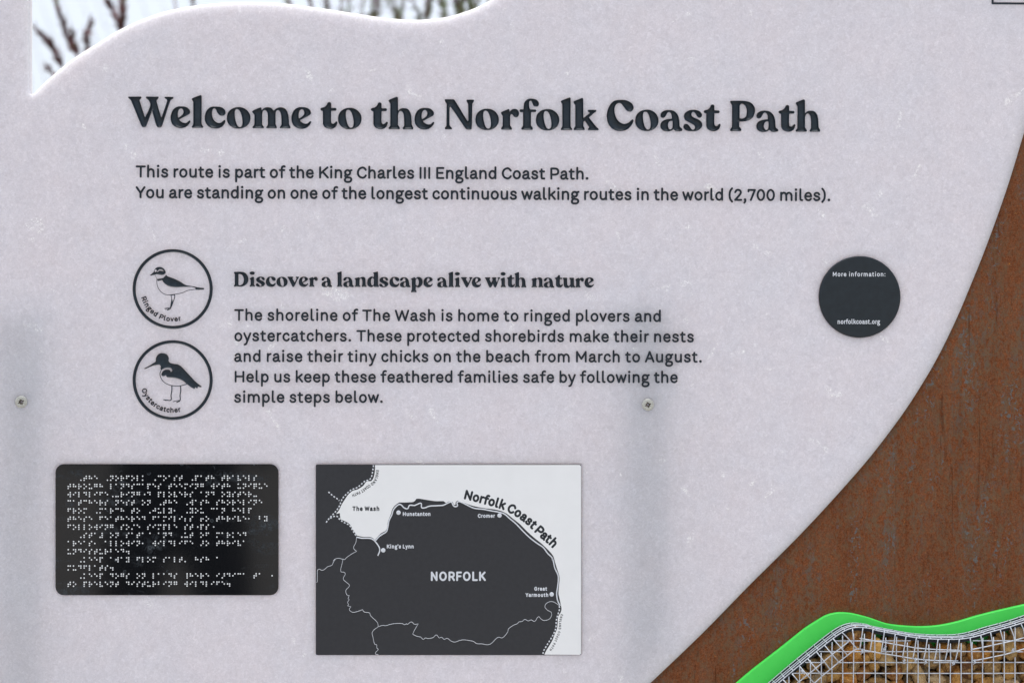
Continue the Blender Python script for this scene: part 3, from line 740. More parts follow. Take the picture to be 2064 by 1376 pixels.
# braille plate
recess(rrect(110.2, 933.6, 562.8, 1200.2, 17.5), 336, 1067, 2.6)
YB = .0001
bp = mesh_obj('braille_plate', *slab(to_world(rrect(111.6, 934.9, 561.3, 1198.8, 17)), -.0002, .0015, .0005), M['braille'], board, False)
BR = {'a':'1','b':'12','c':'14','d':'145','e':'15','f':'124','g':'1245','h':'125','i':'24','j':'245','k':'13','l':'123','m':'134','n':'1345','o':'135','p':'1234','q':'12345','r':'1235','s':'234','t':'2345','u':'136','v':'1236','w':'2456','x':'1346','y':'13456','z':'1356',',':'2','.':'256','^':'6','-':'36',';':'5','!':'1','?':'3','+':'34','*':'23','=':'235','%':'3456','&':'12','~':'345','/':'456','1':'1','4':'4','@':'235',' ':''}
LINES = ['  ^the ^norfolk ^coast ^path travels', 'through landscapes teeming with unique', 'wildlife^-ring;d plovers and oyster-', 'catchers nest on ^the ^wash shoreline',
 'from ^march to ^july, ^you can help', 'these feathered fami*i@ =o thrive, by', 'following so+e simple st;ps;', '  ^st1% on s!t!4 and ^ut of m!rked',
 '!reas, !llowin, wildlife ~o thriv!', 'undisturbed.', '  ^keep w!y flom s!lt? hsh !', 'mudflats.', '  ^keep dogs on l!!ds /here i~dic! t! ;', 'to prevent disturbing wildlife.']
LINES[4] = 'from ^march to ^july, ^you can help'
LINES[5] = 'these feathered famili*s =o thrive, &y'
LINES[10] = '  ^keep !w!y flom s!lt? hsh !'
LINES[12] = '  ^keep dogs on l!!ds /here i~dic! t! ;'
for li, tx in enumerate(LINES):
    buf = []
    for ci, ch in enumerate(tx):
        for d in BR[ch]:
            d = int(d)-1; px = 100+(323+92.07*ci)/8.6+(d//3)*4.1; py = 925+(297+141.1*li)/8.6+(d % 3)*3.97-.002*(px-137)
            c = S(px, py, -.0002); r = 1.52*U; n = 8
            V = [(c[0], -.0002-.0006, c[1])]
            for rr, hh in ((.6, .8), (1, 0)):
                V += [(c[0]+r*rr*math.cos(2*math.pi*k/n), -.0002-.0006*hh, c[1]+r*rr*math.sin(2*math.pi*k/n)) for k in range(n)]
            F = [(0, 1+(k+1) % n, 1+k) for k in range(n)]+[(1+k, 1+(k+1) % n, 1+n+(k+1) % n, 1+n+k) for k in range(n)]
            buf.append((V, F))
    V, F = join(buf); mesh_obj('braille_line', V, F, M['dot'], bp, True)

# map plate
recess(rrect(635.4, 932.4, 1175.2, 1320.8, 5), 905, 1127, 3.2, 1.5, .6)
MY = .0003
mp = mesh_obj('map_plate', *slab(to_world(rrect(636.4, 935.6, 1171.8, 1319.4, 3.2)), MY, .0015, .0003), M['mapdark'], board, False)
def zc(s, ox, oy, sc, closed=False, n=4):
    c = curve(s, closed, n); return np.stack((ox+c[:, 0]/sc, oy+c[:, 1]/sc), 1)
z4 = lambda s: zc(s, 630, 930, 6.881)
z5 = lambda s: zc(s, 880, 930, 6.88)
z6 = lambda s: zc(s, 630, 1120, 6.552)
z7 = lambda s: zc(s, 880, 1120, 6.553)
sea = np.vstack((z4('866,46! 866,90! 862,150 842,230 812,270! 750,275 700,335 620,385 560,402 500,450 450,520 400,600 370,665 325,725! 378,710! 385,795! 430,815 510,860 560,940 615,1022! 700,1040 790,1042 830,1055 865,1085! 910,1030 960,985 1015,955 1035,900 1045,830 1085,730 1105,660 1140,610 1200,565! 1380,560 1415,545 1440,514! 1480,512 1560,525 1700,545 1815,545! 1850,570'),
    z5('138,567! 170,552 202,550! 225,560 240,598 264,592! 265,562 290,541 330,548 400,575 500,610 600,632 700,648 800,660 900,685 980,725 1060,790 1150,860 1250,960 1350,1050 1450,1130 1550,1225 1612,1298 1640,1368'),
    z7('1545,8 1562,70 1592,170 1618,250 1625,300 1616,400 1611,500 1626,570 1640,640 1650,700 1635,750 1606,800 1600,880 1590,960 1560,1030 1530,1110 1490,1180 1442,1260 1424,1300!'),
    np.array([[1168.6, 1318.8], [1171.2, 1316.6], [1171.2, 939], [1168.6, 936.4]])))
seaW = to_world(sea)
mesh_obj('sea_area', *raised([seaW], MY, .00025), M['mapwhite'], mp)
YS = MY-.00025
pa = z4('613,1046 680,1060 790,1062 840,1080 880,1120 920,1180 932,1230 905,1305')
pb = np.vstack((z4('868,1100 920,1040 970,1005 1025,968 1045,900 1060,820 1100,735 1120,670 1160,620 1205,592 1235,605 1270,640 1318,652 1345,606 1415,607 1460,588 1505,578 1512,635 1550,642 1620,617 1700,612 1790,608'),
    z5('100,602 150,577 205,560 225,598 250,622 290,612 282,572 305,553 350,565 420,600 520,645 650,660 750,680 850,697 940,725 1010,785 1100,860 1200,965 1300,1060 1400,1135 1480,1190 1540,1270 1600,1330 1610,1370'),
    z7('1522,10 1542,70 1562,160 1600,240 1609,290 1600,400 1586,500 1600,590 1632,655')))
for P, wd in ((pa, 2.5), (pb, 2.5)):
    keep = [0]+[i for i in range(1, len(P)) if np.hypot(*(P[i]-P[i-1])) > .05]
    mesh_obj('coast_path_line', *ribbon(to_world(P[keep]), MY, wd*U, .00045), M['white'], mp, True)
def dashes(P, on, off, wd):
    d = np.diff(P, axis=0); L = np.hypot(d[:, 0], d[:, 1]); cum = np.concatenate(([0], np.cumsum(L))); out = []; s = 0
    at = lambda s: np.array([np.interp(s, cum, P[:, 0]), np.interp(s, cum, P[:, 1])])
    while s < cum[-1]:
        e = min(s+on, cum[-1]); out.append(ribbon(to_world([at(s), at((s+e)/2), at(e)]), MY, wd*U, .0003)); s += on+off
    return join(out)
for P in (z4('845,50 835,120 825,180 805,235 770,258! 735,265 690,300 625,355 540,390 490,430 430,490 400,540 375,610 330,680 270,745 215,805 180,855'),
          z4('220,420 290,480 330,505 370,540'), z4('245,785 275,768 310,756 345,760 380,805 460,855 510,880 555,950 605,1030'),
          z7('1620,660 1625,700 1600,780 1582,850 1575,950 1540,1040 1480,1140 1420,1240 1405,1290')):
    mesh_obj('dashed_path', *dashes(P, 3.6, 3.1, 2.6), M['white'], mp, True)
for P in (z4('610,1040 600,1120 570,1180 575,1210 612,1240! 540,1280 470,1330 450,1355! 415,1350 360,1338 310,1350 285,1376'),
          z6('300,40 275,80 255,120 200,140 150,180 120,187 85,172 65,190 63,250! 63,343! 42,343!'),
          z6('402,42 385,120 371,180 378,208 410,212 432,235 405,300 445,345 485,380 480,405 440,450 445,495 460,520! 485,520! 470,560 482,575 462,610 475,640 460,655! 508,668! 485,705 530,742 600,728 662,706! 672,730 700,742 752,750 765,785 855,875 868,930! 790,1000 800,1080 820,1160 848,1170! 850,1215 868,1230 828,1285 870,1300'),
          np.vstack((z6('868,932 920,915 970,918 1020,902 1090,890 1185,890 1215,905 1240,893 1250,902 1305,868 1345,900 1395,892! 1340,990 1322,1030! 1370,1055 1430,1068! 1460,1098 1490,1080 1525,1088 1590,1075 1625,1042'),
          z7('2,1042 38,1082! 65,1070 100,1098 140,1085 190,1120 240,1135 300,1115 350,1105 420,1112 490,1128 530,1155 600,1158 670,1170 720,1155 810,1072 870,1078 940,1000 950,960 1020,910 1070,890 1085,870 1130,862 1165,835 1210,855 1250,842 1295,862 1345,800 1380,830 1420,850 1490,830 1520,780 1515,740! 1460,710 1430,675! 1440,635 1490,603 1540,603 1590,630 1622,655')))):
    keep = [0]+[i for i in range(1, len(P)) if np.hypot(*(P[i]-P[i-1])) > .05]
    mesh_obj('boundary_line', *ribbon(to_world(P[keep]), MY, .85*U, .0003), M['white'], mp, True)
for x, y, z in ((1192, 706, 4), (980, 1228, 4), (873, 745, 5), (1520, 506, 7)):
    p = zc(f'{x},{y}! {x+1},{y}!', *{4: (630, 930, 6.881), 5: (880, 930, 6.88), 7: (880, 1120, 6.553)}[z])[0]
    mesh_obj('town_marker', *disc_bead(S(*p), 4.5*U, MY, .0004), M['white'], mp, True)
def flat_words(name, parent, m, text, y, h, p0=None, p1=None, pts=None, **kw):
    kw.setdefault('sx', .88)
    it = line_text(text, p0, p1, flat=True, **kw) if pts is None else path_text(text, pts, flat=True, **kw)
    V, F = [], []
    for ch, A, b, sh in it:
        if sh is None: continue
        v, f = raised([L@A.T+b for L in sh.loops], y, h)
        o = len(V); V += v; F += [tuple(i+o for i in q) for q in f]
    return mesh_obj(name, V, F, m, parent)
q = lambda x, y, z=4: tuple(zc(f'{x},{y}! {x+1},{y}!', *{4: (630, 930, 6.881), 5: (880, 930, 6.88), 7: (880, 1120, 6.553)}[z])[0])
fw = lambda t, p0, p1, size, r=2.6, m='white', y=MY, h=.00012: flat_words('place_name', mp, M[m], t, y, h, p0, p1, size=size, r=r, sx=.84)
fw('The Wash', q(552, 680), q(925, 680), .375, 2.6, 'ink', YS)
fw('Hunstanton', q(1252, 750), q(1635, 750), .325)
fw("King's Lynn", q(1030, 1200), q(1402, 1200), .325)
fw('Cromer', q(572, 775, 5), q(810, 775, 5), .325)
fw('NORFOLK', (868.4, 1169.6), (979.2, 1169.6), .775, 2.45)
fw('Great', q(1290, 455, 7), q(1460, 455, 7), .32)
fw('Yarmouth', q(1175, 537, 7), q(1475, 537, 7), .32)
flat_words('place_name', mp, M['ink'], 'Norfolk Coast Path', YS, .00012, pts=to_world(z5('376,513 470,536 560,560 680,592 800,625 925,664 1000,700 1085,748 1170,805 1250,866 1310,922 1380,995 1480,1085 1545,1135 1610,1198')), size=.79, r=2.75, sx=.95)
flat_words('place_name', mp, M['ink'], 'ENGLAND COAST PATH', YS, .0001, pts=to_world(z4('880,116 876,170 866,220 848,262 815,292 770,322 715,365 660,400 600,428 545,452')), size=.25, r=2.0, sx=.74)
flat_words('place_name', mp, M['ink'], 'ENGLAND COAST PATH', YS, .0001, pts=to_world(z7('1642,765 1626,820 1616,880 1611,970 1590,1040 1556,1110 1530,1175 1490,1235')), size=.2, r=2.1, sx=.78)

# information disc: its square code is left out
circ = lambda cx, cy, r, n=96: np.array([(cx+r*math.cos(2*math.pi*k/n), cy+r*math.sin(2*math.pi*k/n)) for k in range(n)])
recess(circ(1732.4, 597.6, 84.2), 1732, 597, 2.8, 1.0, .6)
dp = mesh_obj('information_disc', *slab(to_world(circ(1732.8, 598.3, 82.3)), -.0016, .0032, .0016), M['disc'], board, False)
for p in dp.data.polygons: p.use_smooth = False
flat_words('disc_lettering', dp, M['white'], 'More information:', -.0016, .0001, (1678, 557.3), (1783.8, 557.3), size=.39, r=1.9, sx=.88)
flat_words('disc_lettering', dp, M['white'], 'norfolkcoast.org', -.0016, .0001, (1687.6, 652.9), (1773.2, 652.9), size=.41, r=1.9, sx=.8)

# screws with pozi recess
for k, (cx, cy, rot) in enumerate(((42.6, 809.7, 25), (1306.0, 815.6, 20))):
    rc = circ(0, 0, 13.6, 40); sh = Shape([[rc]], cell=1.0, bevel=3.2, depth=2.2, eps=.05, lattice=1.8, blur=0)
    A, b = frame2(S(cx, cy), (1, 0)); BOARD_CUTS.append((sh, A, b))
    c = S(cx, cy); r = 12.0*U; n = 36; yb = -.0002
    ang = math.radians(rot)
    def cross(t, q):   # radius of the recess outline: four broad wings and four thin ribs
        a = (t-ang) % (math.pi/2); a = min(a, math.pi/2-a)
        wing = 6.3 if a < .24 else 3.9
        a2 = (t-ang-math.pi/4) % (math.pi/2); a2 = min(a2, math.pi/2-a2)
        if a2 < .09: wing = 5.6
        return wing*q*U
    n = 72; V, F = [], []
    rings = [(lambda t: r, .0009), (lambda t: r, .0003), (lambda t: r*.93, 0), (lambda t: r*.62, -.00012), (lambda t: cross(t, 1.0), -.00005), (lambda t: cross(t, .82), .0012), (lambda t: 2.5*U, .0014), (lambda t: 1.6*U, .0022)]
    for fr, dy in rings: V += [(c[0]+fr(2*math.pi*i/n)*math.cos(2*math.pi*i/n), yb+dy, c[1]+fr(2*math.pi*i/n)*math.sin(2*math.pi*i/n)) for i in range(n)]
    for a in range(4):
        F += [((a)*n+i, (a)*n+(i+1) % n, (a+1)*n+(i+1) % n, (a+1)*n+i) for i in range(n)]
    scr = mesh_obj('screw', V[:5*n], F, M['screw'], board, True)
    F2 = []
    for a in range(4, 7): F2 += [((a-4)*n+i, (a-4)*n+(i+1) % n, (a-3)*n+(i+1) % n, (a-3)*n+i) for i in range(n)]
    F2.append(tuple(3*n+i for i in range(n)))
    mesh_obj('drive_recess', V[4*n:], F2, M['grime'], scr)

# ---------------------------------------------------------------- the board itself, cut round every groove
OUT = np.vstack((
    np.array([[-260, -260], [57.3, -260], [57.4, 178]]),
    curve('57.4,182! 58,187 61,190 65,190 68.7,188.6! 82,175 96,161.5 108.7,150.3 137.5,126.3 172.7,102.3 198.3,87.1 238,62.2 270,46.6 303.8,33.2 330,24.8 366,16.2 400,11 440,7 480,5.2 530,5.2 570,7.4 600,10.8 650,17.6 693,24 762.8,34.9 809,39.5 846.5,40.4 897.7,35.3 930,26.7 962.8,14.6 986,2.3! 1060,-45 1180,-140 1300,-260!', False, 4),
    curve('2160,-260! 2138,-60 2110,110 2064,268 2028,385 1986.6,500 1956,576 1925.6,647.5 1885,729 1839,805 1803.5,856 1752.6,922 1701.7,980.7 1650.9,1036.7 1600,1090 1509.3,1180 1415.8,1275.4 1310.6,1376 1190,1490 1060,1600! ', False, 5),
    np.array([[-260, 1600]])))
kk = [0]+[i for i in range(1, len(OUT)) if np.hypot(*(OUT[i]-OUT[i-1])) > .3]
OUT = to_world(OUT[kk])[::-1]             # counter-clockwise in (x, z)
TH = .014
edge_b = .00012
n = len(OUT)
t_ = np.roll(OUT, -1, 0)-np.roll(OUT, 1, 0); t_ /= np.linalg.norm(t_, axis=1)[:, None]
nr = np.stack((t_[:, 1], -t_[:, 0]), 1); INN = OUT-nr*edge_b
pts = [INN]; gid = [np.full(n, -1)]; edges = [(i, (i+1) % n) for i in range(n)]; o = n
for g, (sh, A, b) in enumerate(BOARD_CUTS):
    for L in sh.loops:
        m_ = len(L); pts.append(L@A.T+b); gid.append(np.full(m_, g)); edges += [(o+i, o+(i+1) % m_) for i in range(m_)]; o += m_
P = np.vstack(pts); gid = np.concatenate(gid)
ov, oe, of, orig, *_ = delaunay_2d_cdt([Vector(p) for p in P], edges, [], 0, 1e-8)
Vf = np.array([tuple(v) for v in ov]); Ff = np.array(of)
gv = np.array([gid[q_[0]] if q_ else -2 for q_ in orig])
cen = Vf[Ff].mean(1)
ok = np.ones(len(Ff), bool)
gt = gv[Ff]
outer_tri = (gt == -1).all(1)
ok[outer_tri] = inside(cen[outer_tri], INN, np.roll(INN, -1, 0))
same = (gt[:, 0] == gt[:, 1]) & (gt[:, 1] == gt[:, 2]) & (gt[:, 0] >= 0)
for g, (sh, A, b) in enumerate(BOARD_CUTS):
    ix = np.nonzero(same & (gt[:, 0] == g))[0]
    if len(ix) == 0: continue
    loc = (cen[ix]-b)@np.linalg.inv(A).T
    ok[ix] = sh.at(loc) <= 0
VV = [(p[0], 0.0, p[1]) for p in Vf]; FF = [tuple(f) for f in Ff[ok]]
for sh, A, b in BOARD_CUTS:
    q_ = sh.V@A.T+b; o = len(VV)
    VV += list(zip(q_[:, 0], sh.z*U, q_[:, 1])); FF += [tuple(i+o for i in f) for f in sh.F[:, ::-1]]
o = len(VV)
VV += [(p[0], 0, p[1]) for p in INN]+[(p[0], edge_b, p[1]) for p in OUT]+[(p[0], TH-edge_b, p[1]) for p in OUT]+[(p[0], TH, p[1]) for p in INN]
for k in range(3):
    FF += [(o+k*n+i, o+(k+1)*n+i, o+(k+1)*n+(i+1) % n, o+k*n+(i+1) % n) for i in range(n)]
bv, be, bf, bo, *_ = delaunay_2d_cdt([Vector(p) for p in INN], [(i, (i+1) % n) for i in range(n)], [], 0, 1e-8)
for f in bf:
    c = sum((np.array(tuple(bv[i])) for i in f))/3
    if inside(c[None], INN, np.roll(INN, -1, 0))[0]: FF.append(tuple(o+3*n+bo[i][0] for i in f[::-1]))
panel = mesh_obj('panel', VV, FF, M['board'], board)
del VV, FF
st_ = S(1356, 1327); M['board'].node_tree.nodes['stain'].inputs['Location'].default_value = (-(st_[0]-panel.matrix_basis.translation.x), 0, -(st_[1]-CAMH-panel.location.z))

# posts the board is screwed to, seen only as shade through the plastic
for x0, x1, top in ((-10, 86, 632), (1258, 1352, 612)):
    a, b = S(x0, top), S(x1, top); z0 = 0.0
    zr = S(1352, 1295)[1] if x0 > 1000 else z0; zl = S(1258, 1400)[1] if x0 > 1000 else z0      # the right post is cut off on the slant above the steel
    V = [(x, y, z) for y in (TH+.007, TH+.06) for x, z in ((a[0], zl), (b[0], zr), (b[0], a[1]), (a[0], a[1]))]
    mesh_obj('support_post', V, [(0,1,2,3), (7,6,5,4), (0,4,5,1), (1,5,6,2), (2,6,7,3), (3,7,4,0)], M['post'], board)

# ================================================================ rusted steel sheet, hood and gabion
YR = .0035            # the steel sheet is cut to the board's outline and sits a little behind its face
hood_px = np.vstack((np.array([[1120, 1720], [1300, 1545]]), curve('1390,1458! 1483,1378 1514.9,1351 1543.9,1328.4 1573,1305.9 1602,1282.7 1625.3,1264.5 1647,1250.7 1666,1239.8 1683.5,1235 1698,1234 1715.5,1235.4 1735.8,1239.8 1756,1245.6 1785.8,1255.8 1807.6,1259.4 1833.8,1261.6 1854,1262.3 1877.4,1261.6 1900.6,1258.7 1931.1,1252.2 1967.5,1241.3 2011.1,1230.3 2062,1218.7 2150,1200 2300,1172 2500,1140!', False, 4)))
YH = -.003
hood = to_world(hood_px, YH)
cut_px = curve('2160,-260! 2138,-60 2110,110 2064,268 2028,385 1986.6,500 1956,576 1925.6,647.5 1885,729 1839,805 1803.5,856 1752.6,922 1701.7,980.7 1650.9,1036.7 1600,1090 1509.3,1180 1415.8,1275.4 1310.6,1376 1190,1490 1060,1600!', False, 5)
cut = to_world(cut_px); t_ = np.gradient(cut, axis=0); t_ /= np.linalg.norm(t_, axis=1)[:, None]
cut = cut+np.stack((-t_[:, 1], t_[:, 0]), 1)*.0004
plateL = np.vstack((cut, to_world([[1000, 1800], [2600, 1800], [2600, -260]], YR)))
steel = tag(mesh_obj('steel_sheet', *slab(plateL, YR, .005, .0002), M['rust'], None), 'rust brown weathered steel sheet with grey blotches and vertical streaks, right of the plastic board', 'steel sheet')

YW = YR-.0297                                   # front plane of the basket
gab = empty('gabion', (S(1800, 1500)[0], 0, 0.0))
tag(gab, 'shallow wire mesh gabion full of brown flint shingle with a bright green steel edging', 'gabion')
# green edging: a flat band with rounded edges, fixed on the rusted sheet
YG = YR-.0052
outer = to_world(hood_px, YG)
t_ = np.gradient(outer, axis=0); t_ /= np.linalg.norm(t_, axis=1)[:, None]
dn = np.stack((t_[:, 1], -t_[:, 0]), 1)
V, F = [], []
prof = [(0, .0045), (0, .0011), (-.0002, .0006), (-.0005, .0002), (-.0011, 0), (-.034, 0), (-.034, .0045)]
for p, u in zip(outer, dn):
    for h, y in prof: V.append((p[0]-u[0]*h, YG+y, p[1]-u[1]*h))
m_ = len(prof)
for i in range(len(outer)-1):
    for k in range(m_): F.append((i*m_+k, i*m_+(k+1) % m_, (i+1)*m_+(k+1) % m_, (i+1)*m_+k))
mesh_obj('green_edging', V, F, M['green'], gab, False)
# the curved top of the basket runs back from its front rim to the edging; a black liner lies under its wires
def rear(P, f): return [(p[0], YW*(1-f)+(YG-.0004)*f, p[1]) for p in P]
rimA = np.vstack((zc('200,1490 560,1175 860,920 1130,700 1370,512 1500,425 1620,375 1740,362 1900,380', 1480, 1210, 6.88, n=3), zc('0,402 130,428 280,456 430,484 570,506 720,520 870,528 1020,529 1180,524 1310,506 1450,472 1580,430 1720,392 1860,355 2064,290 2400,170', 1764, 1210, 6.88, n=3)))
RIM = rimA
front = to_world(rimA, YW); t_ = np.gradient(front, axis=0); t_ /= np.linalg.norm(t_, axis=1)[:, None]
un = np.stack((-t_[:, 1], t_[:, 0]), 1)
V, F = [], []
LP = [(YW+.003, -.0016), (YG-.0003, -.0016), (YG-.0003, -.0050), (YW+.003, -.0050)]
for p, u in zip(front, un):
    for y, h in LP: V.append((p[0]+u[0]*h, y, p[1]+u[1]*h))
for i in range(len(front)-1):
    for k in range(4): F.append((i*4+k, i*4+(k+1) % 4, (i+1)*4+(k+1) % 4, (i+1)*4+k))
mesh_obj('liner', V, F, M['liner'], gab)
# mesh wires
def below_hood(x, zlimit=0):
    """photo y of the mesh rim above a photo x at the mesh plane"""
    return np.interp(x, RIM[:, 0], RIM[:, 1])
W3 = lambda P, y=YW: [(p[0], y, p[1]) for p in to_world(P, y)]
def wire(P, y=YW, r=.00068, name='wire', seg=6):
    P = np.asarray(P, float)
    keep = [0]+[i for i in range(1, len(P)) if np.hypot(*(P[i]-P[i-1])) > .3]
    V, F = tube(W3(P[keep], y), r, seg); return mesh_obj(name, V, F, M['galv'], gab, True)
rnd = random.Random(3)
for k in range(-19, 17):                       # upright wires of the front sheet
    x = 1785.4+21.72*k; top = below_hood(x)+rnd.uniform(5, 13)
    if x < 1560: continue
    j = [rnd.uniform(-.5, .5) for _ in range(5)]
    wire([(x+j[i], top+(1420-top)*i/4) for i in range(5)])
for k in range(0, 8):                          # level wires of the front sheet
    y = 1290.6+21.75*k
    xs = [x for x in np.arange(1480, 2120, 2.0) if below_hood(x) < y-(7 if k else 9)]
    if not xs: continue
    runs = []; cur = [xs[0]]
    for a_, b_ in zip(xs, xs[1:]):
        if b_-a_ > 2.1: runs.append(cur); cur = []
        cur.append(b_)
    runs.append(cur)
    for rn in runs:
        if rn[-1]-rn[0] < 12: continue
        wire([(x, y+rnd.uniform(-.35, .35)) for x in np.linspace(rn[0]-3, rn[-1]+3, max(3, int((rn[-1]-rn[0])/40)))], YW+.0021)
def up_px(P, d):                               # parallel copy of a curve, d photo px inward
    t = np.gradient(P, axis=0); t /= np.linalg.norm(t, axis=1)[:, None]; return P+np.stack((-t[:, 1], t[:, 0]), 1)*d
YF = YW-.0026
def rim_wire(f, h=0, r=.00066, name='rim_wire'):
    Q = [(p[0]+u[0]*h, YW*(1-f)+(YG-.002)*f, p[1]+u[1]*h) for p, u in zip(front, un)]
    V, F = tube(Q, r, 6); return mesh_obj(name, V, F, M['galv'], gab, True)
for f, h in ((-.08, 0), (.12, .0012), (.5, .0004), (.93, .0002)): rim_wire(f, h)
L_ = np.concatenate(([0], np.cumsum(np.hypot(*np.diff(front, axis=0).T))))
for s_ in np.arange(.004, L_[-1], .0131):      # short wires across the top of the basket
    p = np.array([np.interp(s_, L_, front[:, 0]), np.interp(s_, L_, front[:, 1])]); i = min(int(np.searchsorted(L_, s_)), len(un)-1); u = un[i]*.0008
    V, F = tube([(p[0]+u[0], YW-.002, p[1]+u[1]), (p[0]+u[0], YG-.002, p[1]+u[1])], .0005, 6); mesh_obj('wire', V, F, M['galv'], gab, True)
zA = lambda s_: zc(s_, 1480, 1210, 6.88, n=3); zB = lambda s_: zc(s_, 1764, 1210, 6.88, n=3)
strip = [zA('640,1340 890,1130 1010,1030 1130,935 1240,840 1360,740 1480,650 1610,545'),
         np.vstack((zA('880,1330 1110,1142 1220,1040 1330,950 1450,850 1570,755 1700,668 1830,690 1930,708'), zB('75,725 230,750 380,775 525,800 670,815 820,826 970,830 1150,832'))),
         np.vstack((zA('1740,520 1900,545'), zB('0,558 120,575 260,600 410,625 560,652 710,665 860,676 1000,681 1180,686'))),
         zB('1325,677 1490,645 1640,612 1790,580 1940,545 2100,500 2300,440'),
         zB('1335,828 1400,824 1500,805 1640,776 1790,745 1940,703 2100,655 2300,600')]
for P in strip: wire(P, YF)
cross = [zA(s_) for s_ in ('560,1180 690,1330','680,1095 800,1230','800,1010 920,1150','905,905 1110,1142','1015,800 1225,1045','1135,700 1335,955','1250,615 1455,855','1370,525 1575,760','1490,435 1560,500 1705,670','1640,390 1655,560','1785,375 1762,540 1740,672','1925,395 1905,560 1885,692')]
cross += [zB(s_) for s_ in ('130,415 105,590 82,735','280,455 258,610 232,765','430,485 405,640 378,790','572,512 550,660 522,805','722,525 700,680 668,830','872,530 850,690 820,838','1022,535 1000,690 968,840','1168,530 1148,680 1112,828','1318,515 1335,680 1350,835','1465,480 1490,640 1500,815','1600,440 1630,600 1642,790','1735,405 1775,560 1795,760','1875,365 1925,500 1942,705','2025,325 2064,420 2085,650','2170,280 2210,400 2230,610')]
for P in cross: wire(P, YF-.0019)
for x, y in ((400, 840), (560, 830), (700, 845), (1090, 860), (1380, 845), (1910, 690), (130, 660), (-1010, 985), (-180, 700)):   # twisted ties
    c = np.array([1764+x/6.88, 1210+y/6.88]); P = []
    a0 = rnd.uniform(0, 6); L = rnd.uniform(6, 9)
    for i in range(26):
        t = i/25; P.append((c[0]+(t-.5)*L*math.cos(a0)*.5+1.9*math.cos(a0+t*19), c[1]+(t-.5)*L+1.6*math.sin(a0+t*19)))
    Q = W3(P, YF-.003); Q = [(p[0], p[1]+.0018*math.cos(i*1.1), p[2]) for i, p in enumerate(Q)]
    V, F = tube(Q, .0004, 5); mesh_obj('tie_wire', V, F, M['galv'], gab, True)

# shingle: a dozen flint shapes shared by every stone
import bmesh
from mathutils import noise as mn
protos = []
for s_ in range(14):
    bm = bmesh.new(); bmesh.ops.create_icosphere(bm, subdivisions=3, radius=1.0)
    r_ = random.Random(s_); off = Vector((s_*7.3, s_*3.1, 0))
    cuts = [(Vector((r_.gauss(0,1), r_.gauss(0,1), r_.gauss(0,1))).normalized(), r_.uniform(.55, .85)) for _ in range(r_.choice((0, 2, 4, 5)))]
    for v in bm.verts:
        p = v.co.copy(); v.co = p*(1+.26*mn.noise(p*1.1+off)+.10*mn.noise(p*2.7+off))
        for nn, dd in cuts:
            e = v.co.dot(nn)-dd
            if e > 0: v.co -= nn*e*.88
        v.co += p*.018*mn.noise(p*7+off)
    me = bpy.data.meshes.new('stone'); bm.to_mesh(me); bm.free()
    me.polygons.foreach_set('use_smooth', [True]*len(me.polygons)); me.materials.append(M['stone']); protos.append(me)
gl = np.array(gab.location)
cnt = 0; placed_s = []
def stone(px, py, y, r):
    global cnt
    c = ray_at(px, py, y)
    o = bpy.data.objects.new('stone', protos[rnd.randrange(len(protos))]); o.location = Vector(c)-gab.location
    o.rotation_euler = [rnd.uniform(0, 6.28) for _ in range(3)]
    o.scale = (r*rnd.uniform(.95, 1.35), r*rnd.uniform(.75, 1.0), r*rnd.uniform(.6, .9)); o.parent = gab; COL.objects.link(o); cnt += 1
for layer, (y0, rmin, rmax, gap, tries) in enumerate(((YW+.0125, 9, 25, .80, 9000), (YW+.0185, 9, 16, .75, 5000))):
    got = []
    for t in range(tries):
        if len(got) >= (210, 220)[layer]: break
        x = rnd.uniform(1540, 2100); y = rnd.uniform(1240, 1425); f = 1-t/tries
        r = rmin+(rmax-rmin)*f*rnd.uniform(.5, 1)
        lim = below_hood(x)
        if y-r*.85 < lim+(1 if layer == 0 else 2): continue
        if any((x-a_)**2+(y-b_)**2 < ((r+c_)*gap)**2 for a_, b_, c_ in got): continue
        got.append((x, y, r))
    for x, y, r in got: stone(x, y, y0+rnd.uniform(-.001, .0015), r*U*1.02)

# ================================================================ ground
gz = 0.0
V = [(-60, -60, gz), (60, -60, gz), (60, 120, gz), (-60, 120, gz)]
tag(mesh_obj('ground', V, [(0,1,2,3)], M['concrete'], None), None, None, kind='structure')

